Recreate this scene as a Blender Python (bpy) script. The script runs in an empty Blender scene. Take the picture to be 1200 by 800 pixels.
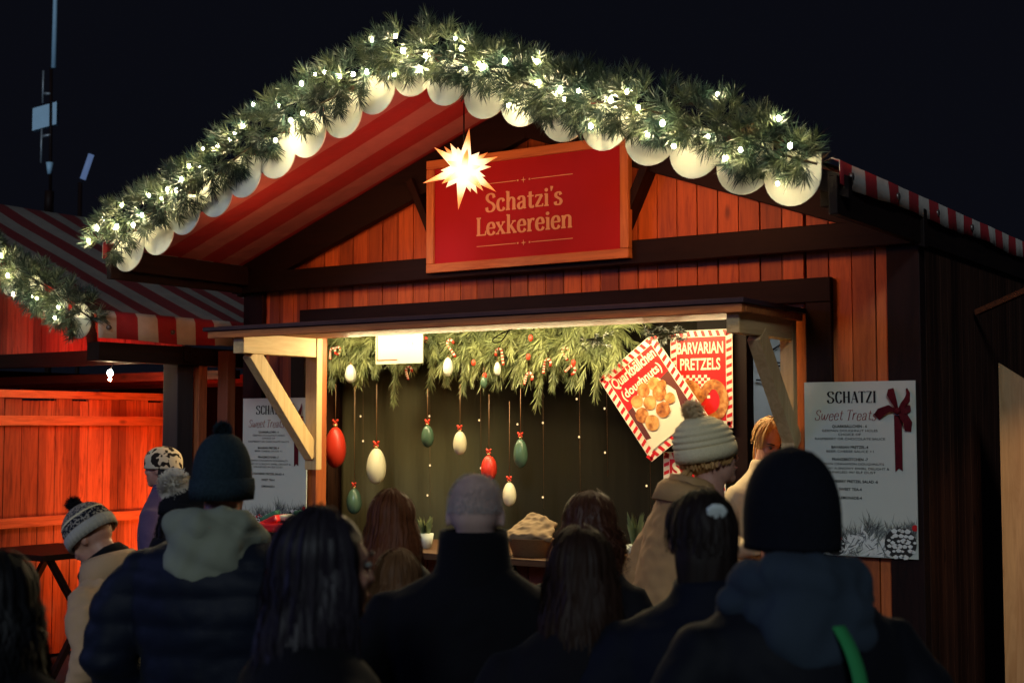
import bpy, bmesh, math, random
from mathutils import Vector, Matrix, noise
PI = math.pi
R = math.radians
random.seed(11)
scn = bpy.context.scene
COL = scn.collection

# ------------------------------------------------------------------ camera
FPX = 1624.0
TH = R(33.9)
PITCH = math.atan(100.0 / FPX)
CAM = Vector((4.5, -6.928, 1.78))
FW = Vector((-math.sin(TH), math.cos(TH), 0))
RT = Vector((math.cos(TH), math.sin(TH), 0))
cd = bpy.data.cameras.new('camera'); cam = bpy.data.objects.new('camera', cd); COL.objects.link(cam)
cam.location = CAM; cam.rotation_euler = (PI/2 + PITCH, 0, TH)
cd.sensor_width = 36; cd.lens = FPX / 1200 * 36; cd.clip_end = 500; cd.clip_start = 0.05
cd.dof.use_dof = True; cd.dof.focus_distance = 8.0; cd.dof.aperture_fstop = 3.5
scn.camera = cam
# ------------------------------------------------------------------ night sky and faint cool street light
w = bpy.data.worlds.new('World'); scn.world = w; w.use_nodes = True
nt = w.node_tree
bg = nt.nodes['Background']; bg.inputs[0].default_value = (0.34, 0.38, 0.66, 1); bg.inputs[1].default_value = 0.0082
sd = bpy.data.lights.new('street_light', 'SUN'); sd.energy = 0.68; sd.angle = R(8); sd.color = (0.80, 0.92, 1.0)
so = bpy.data.objects.new('street_light', sd); COL.objects.link(so); so.rotation_euler = (R(66), 0, R(27))
# ------------------------------------------------------------------ exposure
vs = scn.view_settings
vs.view_transform = 'Standard'; vs.look = 'None'; vs.gamma = 1; vs.exposure = 0.0; vs.use_curve_mapping = False
cy = scn.cycles
cy.max_bounces = 5; cy.diffuse_bounces = 3; cy.glossy_bounces = 2; cy.transmission_bounces = 3
cy.sample_clamp_indirect = 3; cy.sample_clamp_direct = 0; cy.use_light_tree = True; cy.caustics_reflective = False; cy.caustics_refractive = False

# ------------------------------------------------------------------ pixel -> place on a known plane
def ray(px, py):
    u = (px - 600) / FPX; v = (400 - py) / FPX
    c, s = math.cos(PITCH), math.sin(PITCH)
    return FW * (c - v*s) + RT * u + Vector((0, 0, s + v*c))
def atY(px, py, Y):
    d = ray(px, py); return CAM + d * ((Y - CAM.y) / d.y)
def atX(px, py, X):
    d = ray(px, py); return CAM + d * ((X - CAM.x) / d.x)
def atD(px, py, D):
    d = ray(px, py); return CAM + d * (D / d.dot(FW))

# ------------------------------------------------------------------ mesh helpers
class MB:
    def __init__(s): s.v = []; s.f = []; s.m = []; s.sm = []
    def add(s, vs, fs, mi=0, sm=False):
        o = len(s.v); s.v += [tuple(p) for p in vs]
        for f in fs: s.f.append([i + o for i in f]); s.m.append(mi); s.sm.append(sm)
        return s
    def box(s, x0, x1, y0, y1, z0, z1, mi=0):
        return s.add([(x0,y0,z0),(x1,y0,z0),(x1,y1,z0),(x0,y1,z0),(x0,y0,z1),(x1,y0,z1),(x1,y1,z1),(x0,y1,z1)],
                     [(0,3,2,1),(4,5,6,7),(0,1,5,4),(1,2,6,5),(2,3,7,6),(3,0,4,7)], mi)
    def beam(s, a, b, w, h, up=(0,0,1), mi=0):
        a = Vector(a); b = Vector(b); d = (b-a).normalized(); up = Vector(up)
        x = d.cross(up).normalized() * w/2; z = x.cross(d).normalized() * h/2
        vs = [p + i*x + j*z for p in (a, b) for i, j in ((-1,-1),(1,-1),(1,1),(-1,1))]
        return s.add(vs, [(0,1,2,3),(7,6,5,4),(0,4,5,1),(1,5,6,2),(2,6,7,3),(3,7,4,0)], mi)
    def tube(s, pts, r, n=8, mi=0, cap=True):
        pts = [Vector(p) for p in pts]; k = len(pts)
        rs = r if isinstance(r, (list, tuple)) else [r]*k
        vs = []; up = None
        for i, p in enumerate(pts):
            d = (pts[min(i+1,k-1)] - pts[max(i-1,0)]).normalized()
            if up is None: up = Vector((0,0,1)) if abs(d.z) < .9 else Vector((1,0,0))
            x = d.cross(up).normalized(); up = x.cross(d).normalized()
            rr = rs[i] if isinstance(rs[i], (tuple, list)) else (rs[i], rs[i])
            vs += [p + x*rr[0]*math.cos(2*PI*j/n) + up*rr[1]*math.sin(2*PI*j/n) for j in range(n)]
        fs = [(i*n+j, i*n+(j+1)%n, (i+1)*n+(j+1)%n, (i+1)*n+j) for i in range(k-1) for j in range(n)]
        if cap: fs += [tuple(range(n))[::-1], tuple(range((k-1)*n, k*n))]
        return s.add(vs, fs, mi, True)
    def ell(s, c, r, n=16, m=10, mi=0, rot=None):
        c = Vector(c); vs = []; fs = []
        for i in range(m+1):
            t = PI*i/m
            for j in range(n):
                q = 2*PI*j/n; p = Vector((r[0]*math.sin(t)*math.cos(q), r[1]*math.sin(t)*math.sin(q), r[2]*math.cos(t)))
                if rot: p = rot @ p
                vs.append(c+p)
        for i in range(m):
            for j in range(n):
                fs.append((i*n+j, (i+1)*n+j, (i+1)*n+(j+1)%n, i*n+(j+1)%n))
        return s.add(vs, fs, mi, True)
    def rings(s, rg, n=28, mi=0, cap=True, f=None):
        """rg: (z, rx, ry, cx, cy)"""
        vs = []
        for k, (z, rx, ry, cx, cy_) in enumerate(rg):
            for j in range(n):
                q = 2*PI*j/n; m_ = f(q, k) if f else 1
                vs.append((cx + rx*m_*math.cos(q), cy_ + ry*m_*math.sin(q), z))
        k = len(rg)
        fs = [(i*n+j, i*n+(j+1)%n, (i+1)*n+(j+1)%n, (i+1)*n+j) for i in range(k-1) for j in range(n)]
        if cap: fs += [tuple(range(n))[::-1], tuple(range((k-1)*n, k*n))]
        return s.add(vs, fs, mi, True)
    def prism(s, poly, y0, y1, mi=0):
        n = len(poly)
        vs = [(x, y0, z) for x, z in poly] + [(x, y1, z) for x, z in poly]
        return s.add(vs, [tuple(range(n)), tuple(range(n, 2*n))[::-1]] + [(i, i+n, (i+1)%n+n, (i+1)%n) for i in range(n)], mi)
    def xf(s, fn, start=0):
        s.v[start:] = [tuple(fn(Vector(p))) for p in s.v[start:]]; return s
    def mesh(s, name):
        me = bpy.data.meshes.new(name); me.from_pydata(s.v, [], s.f)
        me.polygons.foreach_set('material_index', s.m); me.polygons.foreach_set('use_smooth', s.sm)
        return me
    def build(s, name, mat, parent=None, loc=(0,0,0), rot=(0,0,0), bevel=0, fix=False):
        me = s.mesh(name)
        if fix:
            bm = bmesh.new(); bm.from_mesh(me); bmesh.ops.recalc_face_normals(bm, faces=bm.faces); bm.to_mesh(me); bm.free()
        for m in (mat if isinstance(mat, (list, tuple)) else [mat]): me.materials.append(m)
        o = bpy.data.objects.new(name, me); COL.objects.link(o); o.parent = parent; o.location = loc; o.rotation_euler = rot
        if bevel:
            b = o.modifiers.new('bevel', 'BEVEL'); b.width = bevel; b.segments = 2; b.limit_method = 'ANGLE'
        return o
def solid(mb, name, mat, parent, vox, smooth=2, disp=None, fn=None):
    """union of the pieces as ONE continuous skin"""
    o = mb.build(name + '_src', [], None, fix=True)
    r = o.modifiers.new('r', 'REMESH'); r.mode = 'VOXEL'; r.voxel_size = vox
    if smooth: q = o.modifiers.new('s', 'SMOOTH'); q.iterations = smooth; q.factor = .5
    dg = bpy.context.evaluated_depsgraph_get()
    me = bpy.data.meshes.new_from_object(o.evaluated_get(dg)); src = o.data
    bpy.data.objects.remove(o); bpy.data.meshes.remove(src)
    if disp:
        ns = [v.normal.copy() for v in me.vertices]
        for v, n_ in zip(me.vertices, ns): v.co = v.co + n_ * disp(v.co)
    if fn:
        for v in me.vertices: v.co = fn(v.co)
    me.polygons.foreach_set('use_smooth', [True]*len(me.polygons)); me.materials.clear(); me.materials.append(mat)
    me.name = name
    ob = bpy.data.objects.new(name, me); COL.objects.link(ob); ob.parent = parent
    return ob
def tag(o, label=None, cat=None, group=None, kind=None):
    if label: o['label'] = label
    if cat: o['category'] = cat
    if group: o['group'] = group
    if kind: o['kind'] = kind
    return o
def thing(name, label, cat, loc=(0,0,0), rz=0, group=None):
    o = bpy.data.objects.new(name, None); COL.objects.link(o); o.location = loc; o.rotation_euler = (0,0,rz); o.empty_display_size = .1
    return tag(o, label, cat, group)
def dup(root, loc, rz=0, label=None):
    r = root.copy(); COL.objects.link(r); r.location = loc; r.rotation_euler = (0,0,rz)
    if label: r['label'] = label
    for ch in list(root.children):
        c = ch.copy(); COL.objects.link(c); c.parent = r
        for g in list(ch.children):
            d = g.copy(); COL.objects.link(d); d.parent = c
    return r

# ------------------------------------------------------------------ materials
def nodes(name):
    m = bpy.data.materials.new(name); m.use_nodes = True
    return m, m.node_tree, m.node_tree.nodes['Principled BSDF']
def mth(t, op, a, b=None, c=None):
    n = t.nodes.new('ShaderNodeMath'); n.operation = op
    for i, x in enumerate((a, b, c)):
        if x is None: continue
        if hasattr(x, 'links'): t.links.new(x, n.inputs[i])
        else: n.inputs[i].default_value = x
    return n.outputs[0]
def mix(t, f, a, b, mode='MIX'):
    n = t.nodes.new('ShaderNodeMix'); n.data_type = 'RGBA'; n.blend_type = mode
    for i, x in ((0, f), (6, a), (7, b)):
        if hasattr(x, 'links'): t.links.new(x, n.inputs[i])
        else: n.inputs[i].default_value = x if i == 0 else tuple(x) + (1,)
    return n.outputs[2]
def ramp(t, f, stops):
    n = t.nodes.new('ShaderNodeValToRGB'); e = n.color_ramp.elements
    e[0].position = stops[0][0]; e[0].color = tuple(stops[0][1]) + (1,); e[1].position = stops[-1][0]; e[1].color = tuple(stops[-1][1]) + (1,)
    for p, c in stops[1:-1]:
        q = e.new(p); q.color = tuple(c) + (1,)
    t.links.new(f, n.inputs[0]); return n.outputs[0]
def nz(t, scale, sc=(1,1,1), detail=4, rough=.55, dist=0):
    tc = t.nodes.new('ShaderNodeTexCoord'); mp = t.nodes.new('ShaderNodeMapping'); mp.inputs['Scale'].default_value = sc
    t.links.new(tc.outputs['Object'], mp.inputs[0])
    n = t.nodes.new('ShaderNodeTexNoise'); n.inputs['Scale'].default_value = scale; n.inputs['Detail'].default_value = detail
    n.inputs['Roughness'].default_value = rough; n.inputs['Distortion'].default_value = dist
    t.links.new(mp.outputs[0], n.inputs[0]); return n.outputs[0]
def sep(t):
    tc = t.nodes.new('ShaderNodeTexCoord'); s = t.nodes.new('ShaderNodeSeparateXYZ'); t.links.new(tc.outputs['Object'], s.inputs[0]); return s.outputs
def bump(t, p, h, st=.3, d=.01):
    b = t.nodes.new('ShaderNodeBump'); b.inputs['Strength'].default_value = st; b.inputs['Distance'].default_value = d
    t.links.new(h, b.inputs['Height']); t.links.new(b.outputs[0], p.inputs['Normal'])
def wood(name, c1, c2, axis='Z', plank=0, paxis=0, rough=.6, off=0.0, knots=True, coat=0):
    m, t, p = nodes(name)
    sc = {'X': (.09,1,1), 'Y': (1,.09,1), 'Z': (1,1,.09)}[axis]
    g = nz(t, 26, sc, 6, .65, 1.2)
    col = ramp(t, g, [(.3, c2), (.52, c1), (.75, tuple(min(1, x*1.3) for x in c1))])
    big = nz(t, 3.0, (1,1,.5), 3)
    col = mix(t, mth(t, 'MULTIPLY', big, .55), col, c2)
    if knots:
        v = t.nodes.new('ShaderNodeTexVoronoi'); tc = t.nodes.new('ShaderNodeTexCoord'); mp = t.nodes.new('ShaderNodeMapping')
        mp.inputs['Scale'].default_value = {'X': (.4,1,1), 'Y': (1,.4,1), 'Z': (1,1,.4)}[axis]
        t.links.new(tc.outputs['Object'], mp.inputs[0]); t.links.new(mp.outputs[0], v.inputs[0]); v.inputs['Scale'].default_value = 5.5
        k = ramp(t, v.outputs['Distance'], [(.04, (1,1,1)), (.12, (0,0,0))])
        col = mix(t, mth(t, 'MULTIPLY', k, .75), col, tuple(x*.35 for x in c2))
    if plank:
        s = sep(t)[paxis]
        wn = t.nodes.new('ShaderNodeTexWhiteNoise'); wn.noise_dimensions = '1D'
        t.links.new(mth(t, 'FLOOR', mth(t, 'DIVIDE', mth(t, 'ADD', s, off), plank)), wn.inputs['W'])
        col = mix(t, 1.0, col, mix(t, wn.outputs[0], (.5,.45,.42), (1.3,1.3,1.25)), 'MULTIPLY')
    t.links.new(col, p.inputs['Base Color']); p.inputs['Roughness'].default_value = rough; p.inputs['Specular IOR Level'].default_value = .5 if max(c1) > .1 else .15
    bump(t, p, g, .35, .004)
    return m
def plain(name, c, rough=.7, var=.25, scale=8, bs=.15, metal=0, sc=(1,1,1), sheen=0, bscale=None, bd=.003):
    m, t, p = nodes(name)
    n = nz(t, scale, sc, 5)
    t.links.new(mix(t, n, tuple(x*(1-var) for x in c), tuple(min(1,x*(1+var)) for x in c)), p.inputs['Base Color'])
    p.inputs['Roughness'].default_value = rough; p.inputs['Metallic'].default_value = metal
    if max(c) < .1: p.inputs['Specular IOR Level'].default_value = .18
    if sheen: p.inputs['Sheen Weight'].default_value = sheen
    if bs: bump(t, p, nz(t, bscale or scale*6, sc, 5), bs, bd)
    return m
def emit(name, c, st):
    m, t, p = nodes(name); p.inputs['Base Color'].default_value = (0,0,0,1)
    p.inputs['Emission Color'].default_value = tuple(c)+(1,); p.inputs['Emission Strength'].default_value = st; return m
def stripes(name, red, white, wdt=.155, axis=1, off=0):
    m, t, p = nodes(name)
    s = sep(t)[axis]
    wob = mth(t, 'MULTIPLY', mth(t, 'SUBTRACT', nz(t, 4), .5), .012)
    f = mth(t, 'FRACT', mth(t, 'DIVIDE', mth(t, 'ADD', mth(t, 'ADD', s, 40+off), wob), wdt*2))
    f = mth(t, 'GREATER_THAN', f, .5)
    n = nz(t, 9)
    t.links.new(mix(t, mth(t,'MULTIPLY',n,.45), mix(t, f, red, white), (.05,.03,.03)), p.inputs['Base Color'])
    p.inputs['Roughness'].default_value = .75
    bump(t, p, nz(t, 7, (1,1,1), 3), .5, .02)
    return m

M = {}
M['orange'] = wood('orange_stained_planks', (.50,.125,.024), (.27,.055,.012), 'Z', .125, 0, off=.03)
M['dark'] = wood('dark_stained_timber', (.011,.005,.004), (.005,.003,.003), 'X', knots=False)
M['darkz'] = wood('dark_stained_post', (.017,.006,.005), (.006,.003,.003), 'Z', knots=False)
M['darky'] = wood('dark_stained_rafter', (.013,.006,.005), (.005,.003,.003), 'Y', knots=False)
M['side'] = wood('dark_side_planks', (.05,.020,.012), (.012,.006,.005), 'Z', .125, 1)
M['pale'] = wood('pale_new_timber', (.62,.45,.22), (.50,.32,.13), 'X', rough=.65)
M['palez'] = wood('pale_new_post', (.62,.45,.22), (.50,.32,.13), 'Z', rough=.65)
M['ply'] = wood('plywood', (.50,.32,.15), (.36,.20,.08), 'Z', rough=.6)
M['frame'] = wood('honey_frame', (.55,.22,.06), (.36,.11,.03), 'X')
M['batten'] = wood('orange_batten', (.5,.17,.04), (.25,.06,.015), 'X')
M['fence'] = wood('fence_boards', (.58,.17,.055), (.20,.035,.015), 'Z', .155, 1)
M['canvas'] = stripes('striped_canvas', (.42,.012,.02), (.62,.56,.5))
M['roofcanvas'] = stripes('red_lit_striped_canvas', (.32,.016,.016), (.40,.14,.12), .175)  # red light on the underside put into the stripe colours
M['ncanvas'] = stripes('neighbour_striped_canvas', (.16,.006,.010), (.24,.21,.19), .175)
M['white_canvas'] = plain('white_valance_canvas', (.80,.80,.66), .85, .12, 9, .6, bscale=14, bd=.006)
M['needle'] = None
m, t, p = nodes('pine_needles')
t.links.new(ramp(t, nz(t, 7, detail=2), [(.34, (.005,.020,.019)), (.48, (.020,.044,.030)), (.61, (.085,.105,.05)), (.72, (.012,.048,.055))]), p.inputs['Base Color'])
p.inputs['Roughness'].default_value = .45; M['needle'] = m
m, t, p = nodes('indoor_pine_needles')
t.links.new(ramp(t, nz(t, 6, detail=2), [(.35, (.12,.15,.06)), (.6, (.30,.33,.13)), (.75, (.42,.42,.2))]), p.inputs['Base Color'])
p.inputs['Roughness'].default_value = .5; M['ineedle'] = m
M['twig'] = plain('twig', (.05,.035,.02), .9)
M['bulb'] = emit('warm_white_bulb', (1,.82,.46), 420)
M['bulb_small'] = emit('small_warm_bulb', (1,.66,.30), 1.5)
M['tube'] = emit('lit_tube_lamp', (1,.86,.52), 9)
M['wire'] = plain('black_wire', (.01,.01,.012), .5, bs=0)
M['signred'] = plain('sign_red', (.36,.002,.008), .8, .12, 5, .12)
M['signtan'] = plain('sign_tan_lettering', (.70,.44,.22), .8, .08, 20, 0)
M['board'] = plain('menu_board', (.54,.58,.50), .55, .05, 5, .05)
M['ink'] = plain('black_print', (.012,.012,.014), .6, .1, bs=0)
M['wine'] = plain('wine_print', (.22,.018,.02), .6, .1, bs=0)
M['greyprint'] = plain('grey_print', (.16,.18,.17), .6, .4, 30, 0)
M['paleprint'] = plain('frost_print', (.66,.69,.64), .6, .2, 30, 0)
M['darkprint'] = plain('dark_print', (.03,.03,.028), .6, .4, 30, 0)
M['velvet'] = plain('red_tartan_ribbon', (.085,.004,.009), .75, .5, 40, .1)
M['berry'] = plain('red_berry', (.55,.01,.01), .4, bs=0)
M['poster_red'] = plain('poster_red', (.62,.012,.008), .35, .08, 5, 0)
M['poster_white'] = plain('poster_white', (.78,.72,.56), .35, .05, 5, 0)
M['poster_brown'] = plain('poster_photo_ground', (.12,.03,.015), .35, .5, 7, 0)
M['poster_text'] = plain('poster_cream_lettering', (.80,.74,.52), .4, .04, 5, 0)
m, t, p = nodes('fried_dough_print')
t.links.new(ramp(t, nz(t, 22, detail=6), [(.3, (.16,.035,.008)), (.5, (.48,.16,.03)), (.72, (.75,.42,.15))]), p.inputs['Base Color']); p.inputs['Roughness'].default_value = .4; M['dough'] = m
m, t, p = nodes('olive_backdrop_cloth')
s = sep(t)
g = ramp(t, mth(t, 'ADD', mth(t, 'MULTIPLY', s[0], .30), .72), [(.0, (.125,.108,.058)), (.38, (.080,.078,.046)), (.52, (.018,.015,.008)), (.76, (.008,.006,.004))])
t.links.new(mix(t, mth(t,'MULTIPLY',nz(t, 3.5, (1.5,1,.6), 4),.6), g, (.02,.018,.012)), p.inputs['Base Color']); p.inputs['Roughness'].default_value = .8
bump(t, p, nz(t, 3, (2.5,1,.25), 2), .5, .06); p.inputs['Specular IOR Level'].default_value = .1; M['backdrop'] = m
M['paper'] = plain('white_paper', (.42,.42,.34), .6, .04, 4, 0)
M['asphalt'] = plain('asphalt', (.04,.04,.043), .8, .35, 5, .5, bscale=90)
M['steel'] = plain('galvanised_steel', (.35,.38,.42), .5, .15, metal=.6)
M['blue_metal'] = plain('blue_lit_metal', (.35,.55,.72), .5, .1)  # blue light on the mast parts put into the metal colour
M['basket'] = plain('wicker', (.30,.17,.07), .7, .4, 60, .6, sc=(1,1,4))
M['green'] = plain('green_wrapping', (.02,.12,.07), .5, .3)
M['screw'] = plain('screw_head', (.2,.17,.16), .4, bs=0, metal=.7)
M['grey_sheet'] = plain('grey_tarpaulin', (.42,.46,.45), .6, .25, 4, .3)

# ------------------------------------------------------------------ lettering
def catmull(P, k=7):
    if len(P) < 3: return [Vector(p) for p in P]
    P = [Vector(p) for p in P]; Q = [2*P[0]-P[1]] + P + [2*P[-1]-P[-2]]; out = []
    for i in range(1, len(Q)-2):
        for j in range(k):
            u = j/k; a, b, c, d = Q[i-1:i+3]
            out.append(.5*((2*b) + (c-a)*u + (2*a-5*b+4*c-d)*u*u + (3*b-a-3*c+d)*u*u*u))
    return out + [P[-1]]
GL = {  # (advance, [strokes]); '-' line, '~' spline, '_' thin serif
 'S': (.66, [('~', [(.52,.76),(.47,.93),(.31,1.0),(.14,.92),(.1,.74),(.22,.57),(.42,.44),(.53,.26),(.45,.07),(.28,0),(.12,.06),(.07,.25)])]),
 'c': (.54, [('~', [(.44,.5),(.38,.63),(.25,.67),(.12,.56),(.08,.34),(.13,.1),(.27,0),(.4,.04),(.47,.17)])]),
 'h': (.68, [('-', [(.15,0),(.15,1.03)]),('~',[(.16,.46),(.25,.62),(.38,.66),(.49,.56),(.5,.4),(.5,.2),(.5,0)]),('_',[(.02,.02),(.27,.02)]),('_',[(.39,.02),(.62,.02)]),('_',[(.03,1.01),(.15,1.01)])]),
 'a': (.58, [('~', [(.09,.5),(.15,.63),(.28,.67),(.39,.6),(.42,.45),(.42,.2),(.45,.04),(.54,.02)]),('~',[(.42,.38),(.28,.36),(.13,.28),(.09,.13),(.18,0),(.31,.04),(.42,.16)])]),
 't': (.44, [('~', [(.2,.88),(.2,.6),(.2,.3),(.21,.08),(.3,0),(.41,.08)]),('_',[(.03,.63),(.4,.63)])]),
 'z': (.54, [('_', [(.07,.63),(.46,.63)]),('-',[(.43,.62),(.1,.04)]),('_',[(.06,.03),(.48,.03)]),('_',[(.08,.52),(.08,.65)]),('_',[(.48,.0),(.48,.15)])]),
 'i': (.33, [('-', [(.16,0),(.16,.66)]),('_',[(.03,.02),(.29,.02)]),('_',[(.04,.64),(.16,.64)]),('.',[(.15,.87)])]),
 "'": (.26, [('-', [(.13,1.04),(.1,.78)])]),
 's': (.50, [('~', [(.38,.52),(.33,.64),(.23,.67),(.12,.6),(.11,.47),(.22,.37),(.35,.28),(.4,.15),(.32,.02),(.2,0),(.1,.04),(.07,.17)])]),
 'L': (.62, [('-', [(.16,0),(.16,1)]),('_',[(.03,.98),(.3,.98)]),('_',[(.03,.025),(.56,.025)]),('_',[(.56,.0),(.58,.24)])]),
 'e': (.55, [('~', [(.1,.36),(.25,.37),(.44,.38),(.43,.54),(.36,.65),(.25,.67),(.13,.57),(.08,.35),(.12,.11),(.25,0),(.39,.04),(.47,.17)])]),
 'x': (.60, [('-', [(.1,.64),(.47,.02)]),('/',[(.46,.64),(.1,.02)]),('_',[(.01,.64),(.23,.64)]),('_',[(.36,.64),(.55,.64)]),('_',[(0,.02),(.2,.02)]),('_',[(.34,.02),(.58,.02)])]),
 'k': (.64, [('-', [(.15,0),(.15,1.03)]),('_',[(.02,.02),(.27,.02)]),('_',[(.03,1.01),(.15,1.01)]),('/',[(.19,.3),(.45,.63)]),('-',[(.28,.4),(.52,.02)]),('_',[(.35,.64),(.57,.64)]),('_',[(.41,.02),(.62,.02)])]),
 'r': (.49, [('-', [(.15,0),(.15,.66)]),('_',[(.02,.02),(.29,.02)]),('_',[(.03,.64),(.15,.64)]),('~',[(.16,.42),(.24,.6),(.35,.66),(.44,.6)])]),
 'n': (.68, [('-', [(.15,0),(.15,.66)]),('~',[(.16,.46),(.25,.62),(.38,.66),(.49,.56),(.5,.4),(.5,.2),(.5,0)]),('_',[(.02,.02),(.27,.02)]),('_',[(.39,.02),(.62,.02)]),('_',[(.03,.64),(.15,.64)])]),
 'w': (.78, [('~', [(.06,.6),(.08,.3),(.16,.02),(.28,.1),(.37,.5)]),('~',[(.37,.5),(.38,.2),(.48,.0),(.6,.15),(.68,.55),(.74,.5)])]),
 'C': (.60, [('~', [(.5,.78),(.44,.94),(.31,1),(.15,.88),(.08,.5),(.15,.12),(.31,0),(.44,.06),(.51,.24)])]),
 'H': (.66, [('-', [(.13,0),(.13,1)]),('-',[(.5,0),(.5,1)]),('_',[(.13,.5),(.5,.5)]),('_',[(.04,.01),(.22,.01)]),('_',[(.41,.01),(.59,.01)]),('_',[(.04,.99),(.22,.99)]),('_',[(.41,.99),(.59,.99)])]),
 'A': (.60, [('/', [(.06,0),(.29,1)]),('-',[(.29,1),(.52,0)]),('_',[(.14,.33),(.43,.33)]),('_',[(0,.01),(.14,.01)]),('_',[(.43,.01),(.6,.01)])]),
 'T': (.56, [('-', [(.28,0),(.28,1)]),('_',[(.03,.98),(.53,.98)]),('_',[(.03,.85),(.03,1)]),('_',[(.53,.85),(.53,1)]),('_',[(.19,.01),(.37,.01)])]),
 'Z': (.54, [('_', [(.06,.98),(.48,.98)]),('-',[(.46,.97),(.08,.03)]),('_',[(.06,.02),(.49,.02)]),('_',[(.49,.0),(.49,.16)])]),
 'I': (.34, [('-', [(.16,0),(.16,1)]),('_',[(.05,.01),(.27,.01)]),('_',[(.05,.99),(.27,.99)])]),
 ' ': (.32, []),
}
def stroke_text(mb, txt, x0, x1, z0, cap, y, wmax=.17, wmin=.055, slant=0, serif=True, wav=0):
    adv = sum(GL[c][0] for c in txt); kx = (x1-x0)/adv; cx = x0
    for ci, c in enumerate(txt):
        a, st = GL[c]
        for kind, pts in st:
            y -= .00006
            if kind == '_' and not serif and c not in 'tTz': continue
            if kind == '.':
                q = pts[0]; poly = [(cx+(q[0]+.5*wmax*math.cos(k*PI/6)*1.05)*kx + slant*q[1]*cap, z0+(q[1]+.5*wmax*math.sin(k*PI/6))*cap) for k in range(12)]
                mb.add([(px, y, pz) for px, pz in poly], [tuple(range(12))]); continue
            P = catmull([(p[0], p[1], 0) for p in pts]) if kind == '~' else [Vector((p[0], p[1], 0)) for p in pts]
            vs = []; n = len(P)
            for i, q in enumerate(P):
                d = P[min(i+1,n-1)] - P[max(i-1,0)]; d = Vector((d.x*kx, d.y*cap, 0)).normalized()
                ww = wmin + (wmax-wmin)*abs(d.y)**1.3
                if kind in '_/': ww = wmin*1.1
                if c == "'" : ww = wmax*(1.0 if i == 0 else .35)
                nn = Vector((-d.y, d.x, 0))*ww*cap/2
                bx = cx + q.x*kx + slant*q.y*cap; bz = z0 + q.y*cap + wav*math.sin(ci*2.1)
                vs += [(bx+nn.x, y, bz+nn.y), (bx-nn.x, y, bz-nn.y)]
            mb.add(vs, [(2*i, 2*i+1, 2*i+3, 2*i+2) for i in range(n-1)])
        cx += a*kx
_dg = None
def font_mesh(txt, bold=0.0):
    cu = bpy.data.curves.new('t', 'FONT'); cu.body = txt; cu.size = 1; cu.offset = bold; cu.resolution_u = 3; cu.align_x = 'LEFT'
    o = bpy.data.objects.new('t', cu); COL.objects.link(o)
    dg = bpy.context.evaluated_depsgraph_get(); me = bpy.data.meshes.new_from_object(o.evaluated_get(dg))
    vs = [v.co.copy() for v in me.vertices]; fs = [tuple(p.vertices) for p in me.polygons]
    bpy.data.objects.remove(o); bpy.data.curves.remove(cu); bpy.data.meshes.remove(me)
    return vs, fs
def font_text(mb, txt, xc, z0, cap, y, width=None, bold=0, mi=0, fn=None):
    vs, fs = font_mesh(txt, bold)
    xs = [v.x for v in vs]; a, b = min(xs), max(xs); kz = cap/.70
    kx = (width/(b-a)) if width else kz
    P = [(xc + (v.x-(a+b)/2)*kx, y, z0 + v.y*kz) for v in vs]
    if fn: P = [fn(p) for p in P]
    mb.add(P, fs, mi)
# ================================================================== SETTING
g = MB(); g.add([(-150,-150,0),(150,-150,0),(150,150,0),(-150,150,0)], [(0,1,2,3)])
tag(g.build('ground', M['asphalt']), kind='structure')

# ================================================================== THE STALL
RS = .37                                  # roof slope
def roofz(x): return 3.753 - RS*abs(x)    # underside of the canvas
Y0 = -1.22                                # front edge of the roof
hut = thing('market_stall', 'brown-orange timber market stall with open serving hatch under a striped canvas gable roof', 'market stall', (0,0,0))
# plank walls: every board its own box, 4 mm joints
def planked(mb, x0, x1, zf0, zf1, y0, y1, wd=.125, rnd=None):
    x = x0; rnd = rnd or random.Random(3)
    while x < x1-.01:
        xe = min(x+wd, x1); d = rnd.uniform(-.003,.003)
        a, b = zf0((x+xe)/2), None
        za, zb = zf1(x), zf1(xe)
        mb.add([(x+.003,y0+d,a),(xe-.003,y0+d,a),(xe-.003,y1,a),(x+.003,y1,a),(x+.003,y0+d,za),(xe-.003,y0+d,zb),(xe-.003,y1,zb),(x+.003,y1,za)],
               [(0,3,2,1),(4,5,6,7),(0,1,5,4),(1,2,6,5),(2,3,7,6),(3,0,4,7)])
        x = xe
OX0, OX1 = -1.79, 1.72
rr = random.Random(5)
b = MB()
planked(b, -2.19, OX0, lambda x: .02, lambda x: roofz(x)-.02, 0, .025, rnd=rr)
planked(b, OX0, OX1, lambda x: .02, lambda x: .98, 0, .025, rnd=rr)
planked(b, OX0, OX1, lambda x: 2.40, lambda x: roofz(x)-.02, 0, .025, rnd=rr)
planked(b, OX1, 2.165, lambda x: .02, lambda x: roofz(x)-.02, 0, .025, rnd=rr)
b.build('front_wall', M['orange'], hut, bevel=.002)
b = MB(); b.box(-2.3,OX0-.01,.03,.04,.0,2.7); b.box(OX1+.01,2.3,.03,.04,0,2.7); b.prism([(-2.3,2.41),(2.3,2.41),(2.3,roofz(2.3)-.03),(0,3.7),(-2.3,roofz(2.3)-.03)], .03,.04)
b.build('wall_lining', M['darkz'], hut)
def side_wall(x0, x1):
    b = MB(); y = .06
    while y < 2.6:
        b.box(x0,x1,y+.003,min(y+.122,2.6),.02,2.80); y += .125
    return b.build('side_wall', M['side'], hut)
side_wall(2.30, 2.335); side_wall(-2.37,-2.335)
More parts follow.
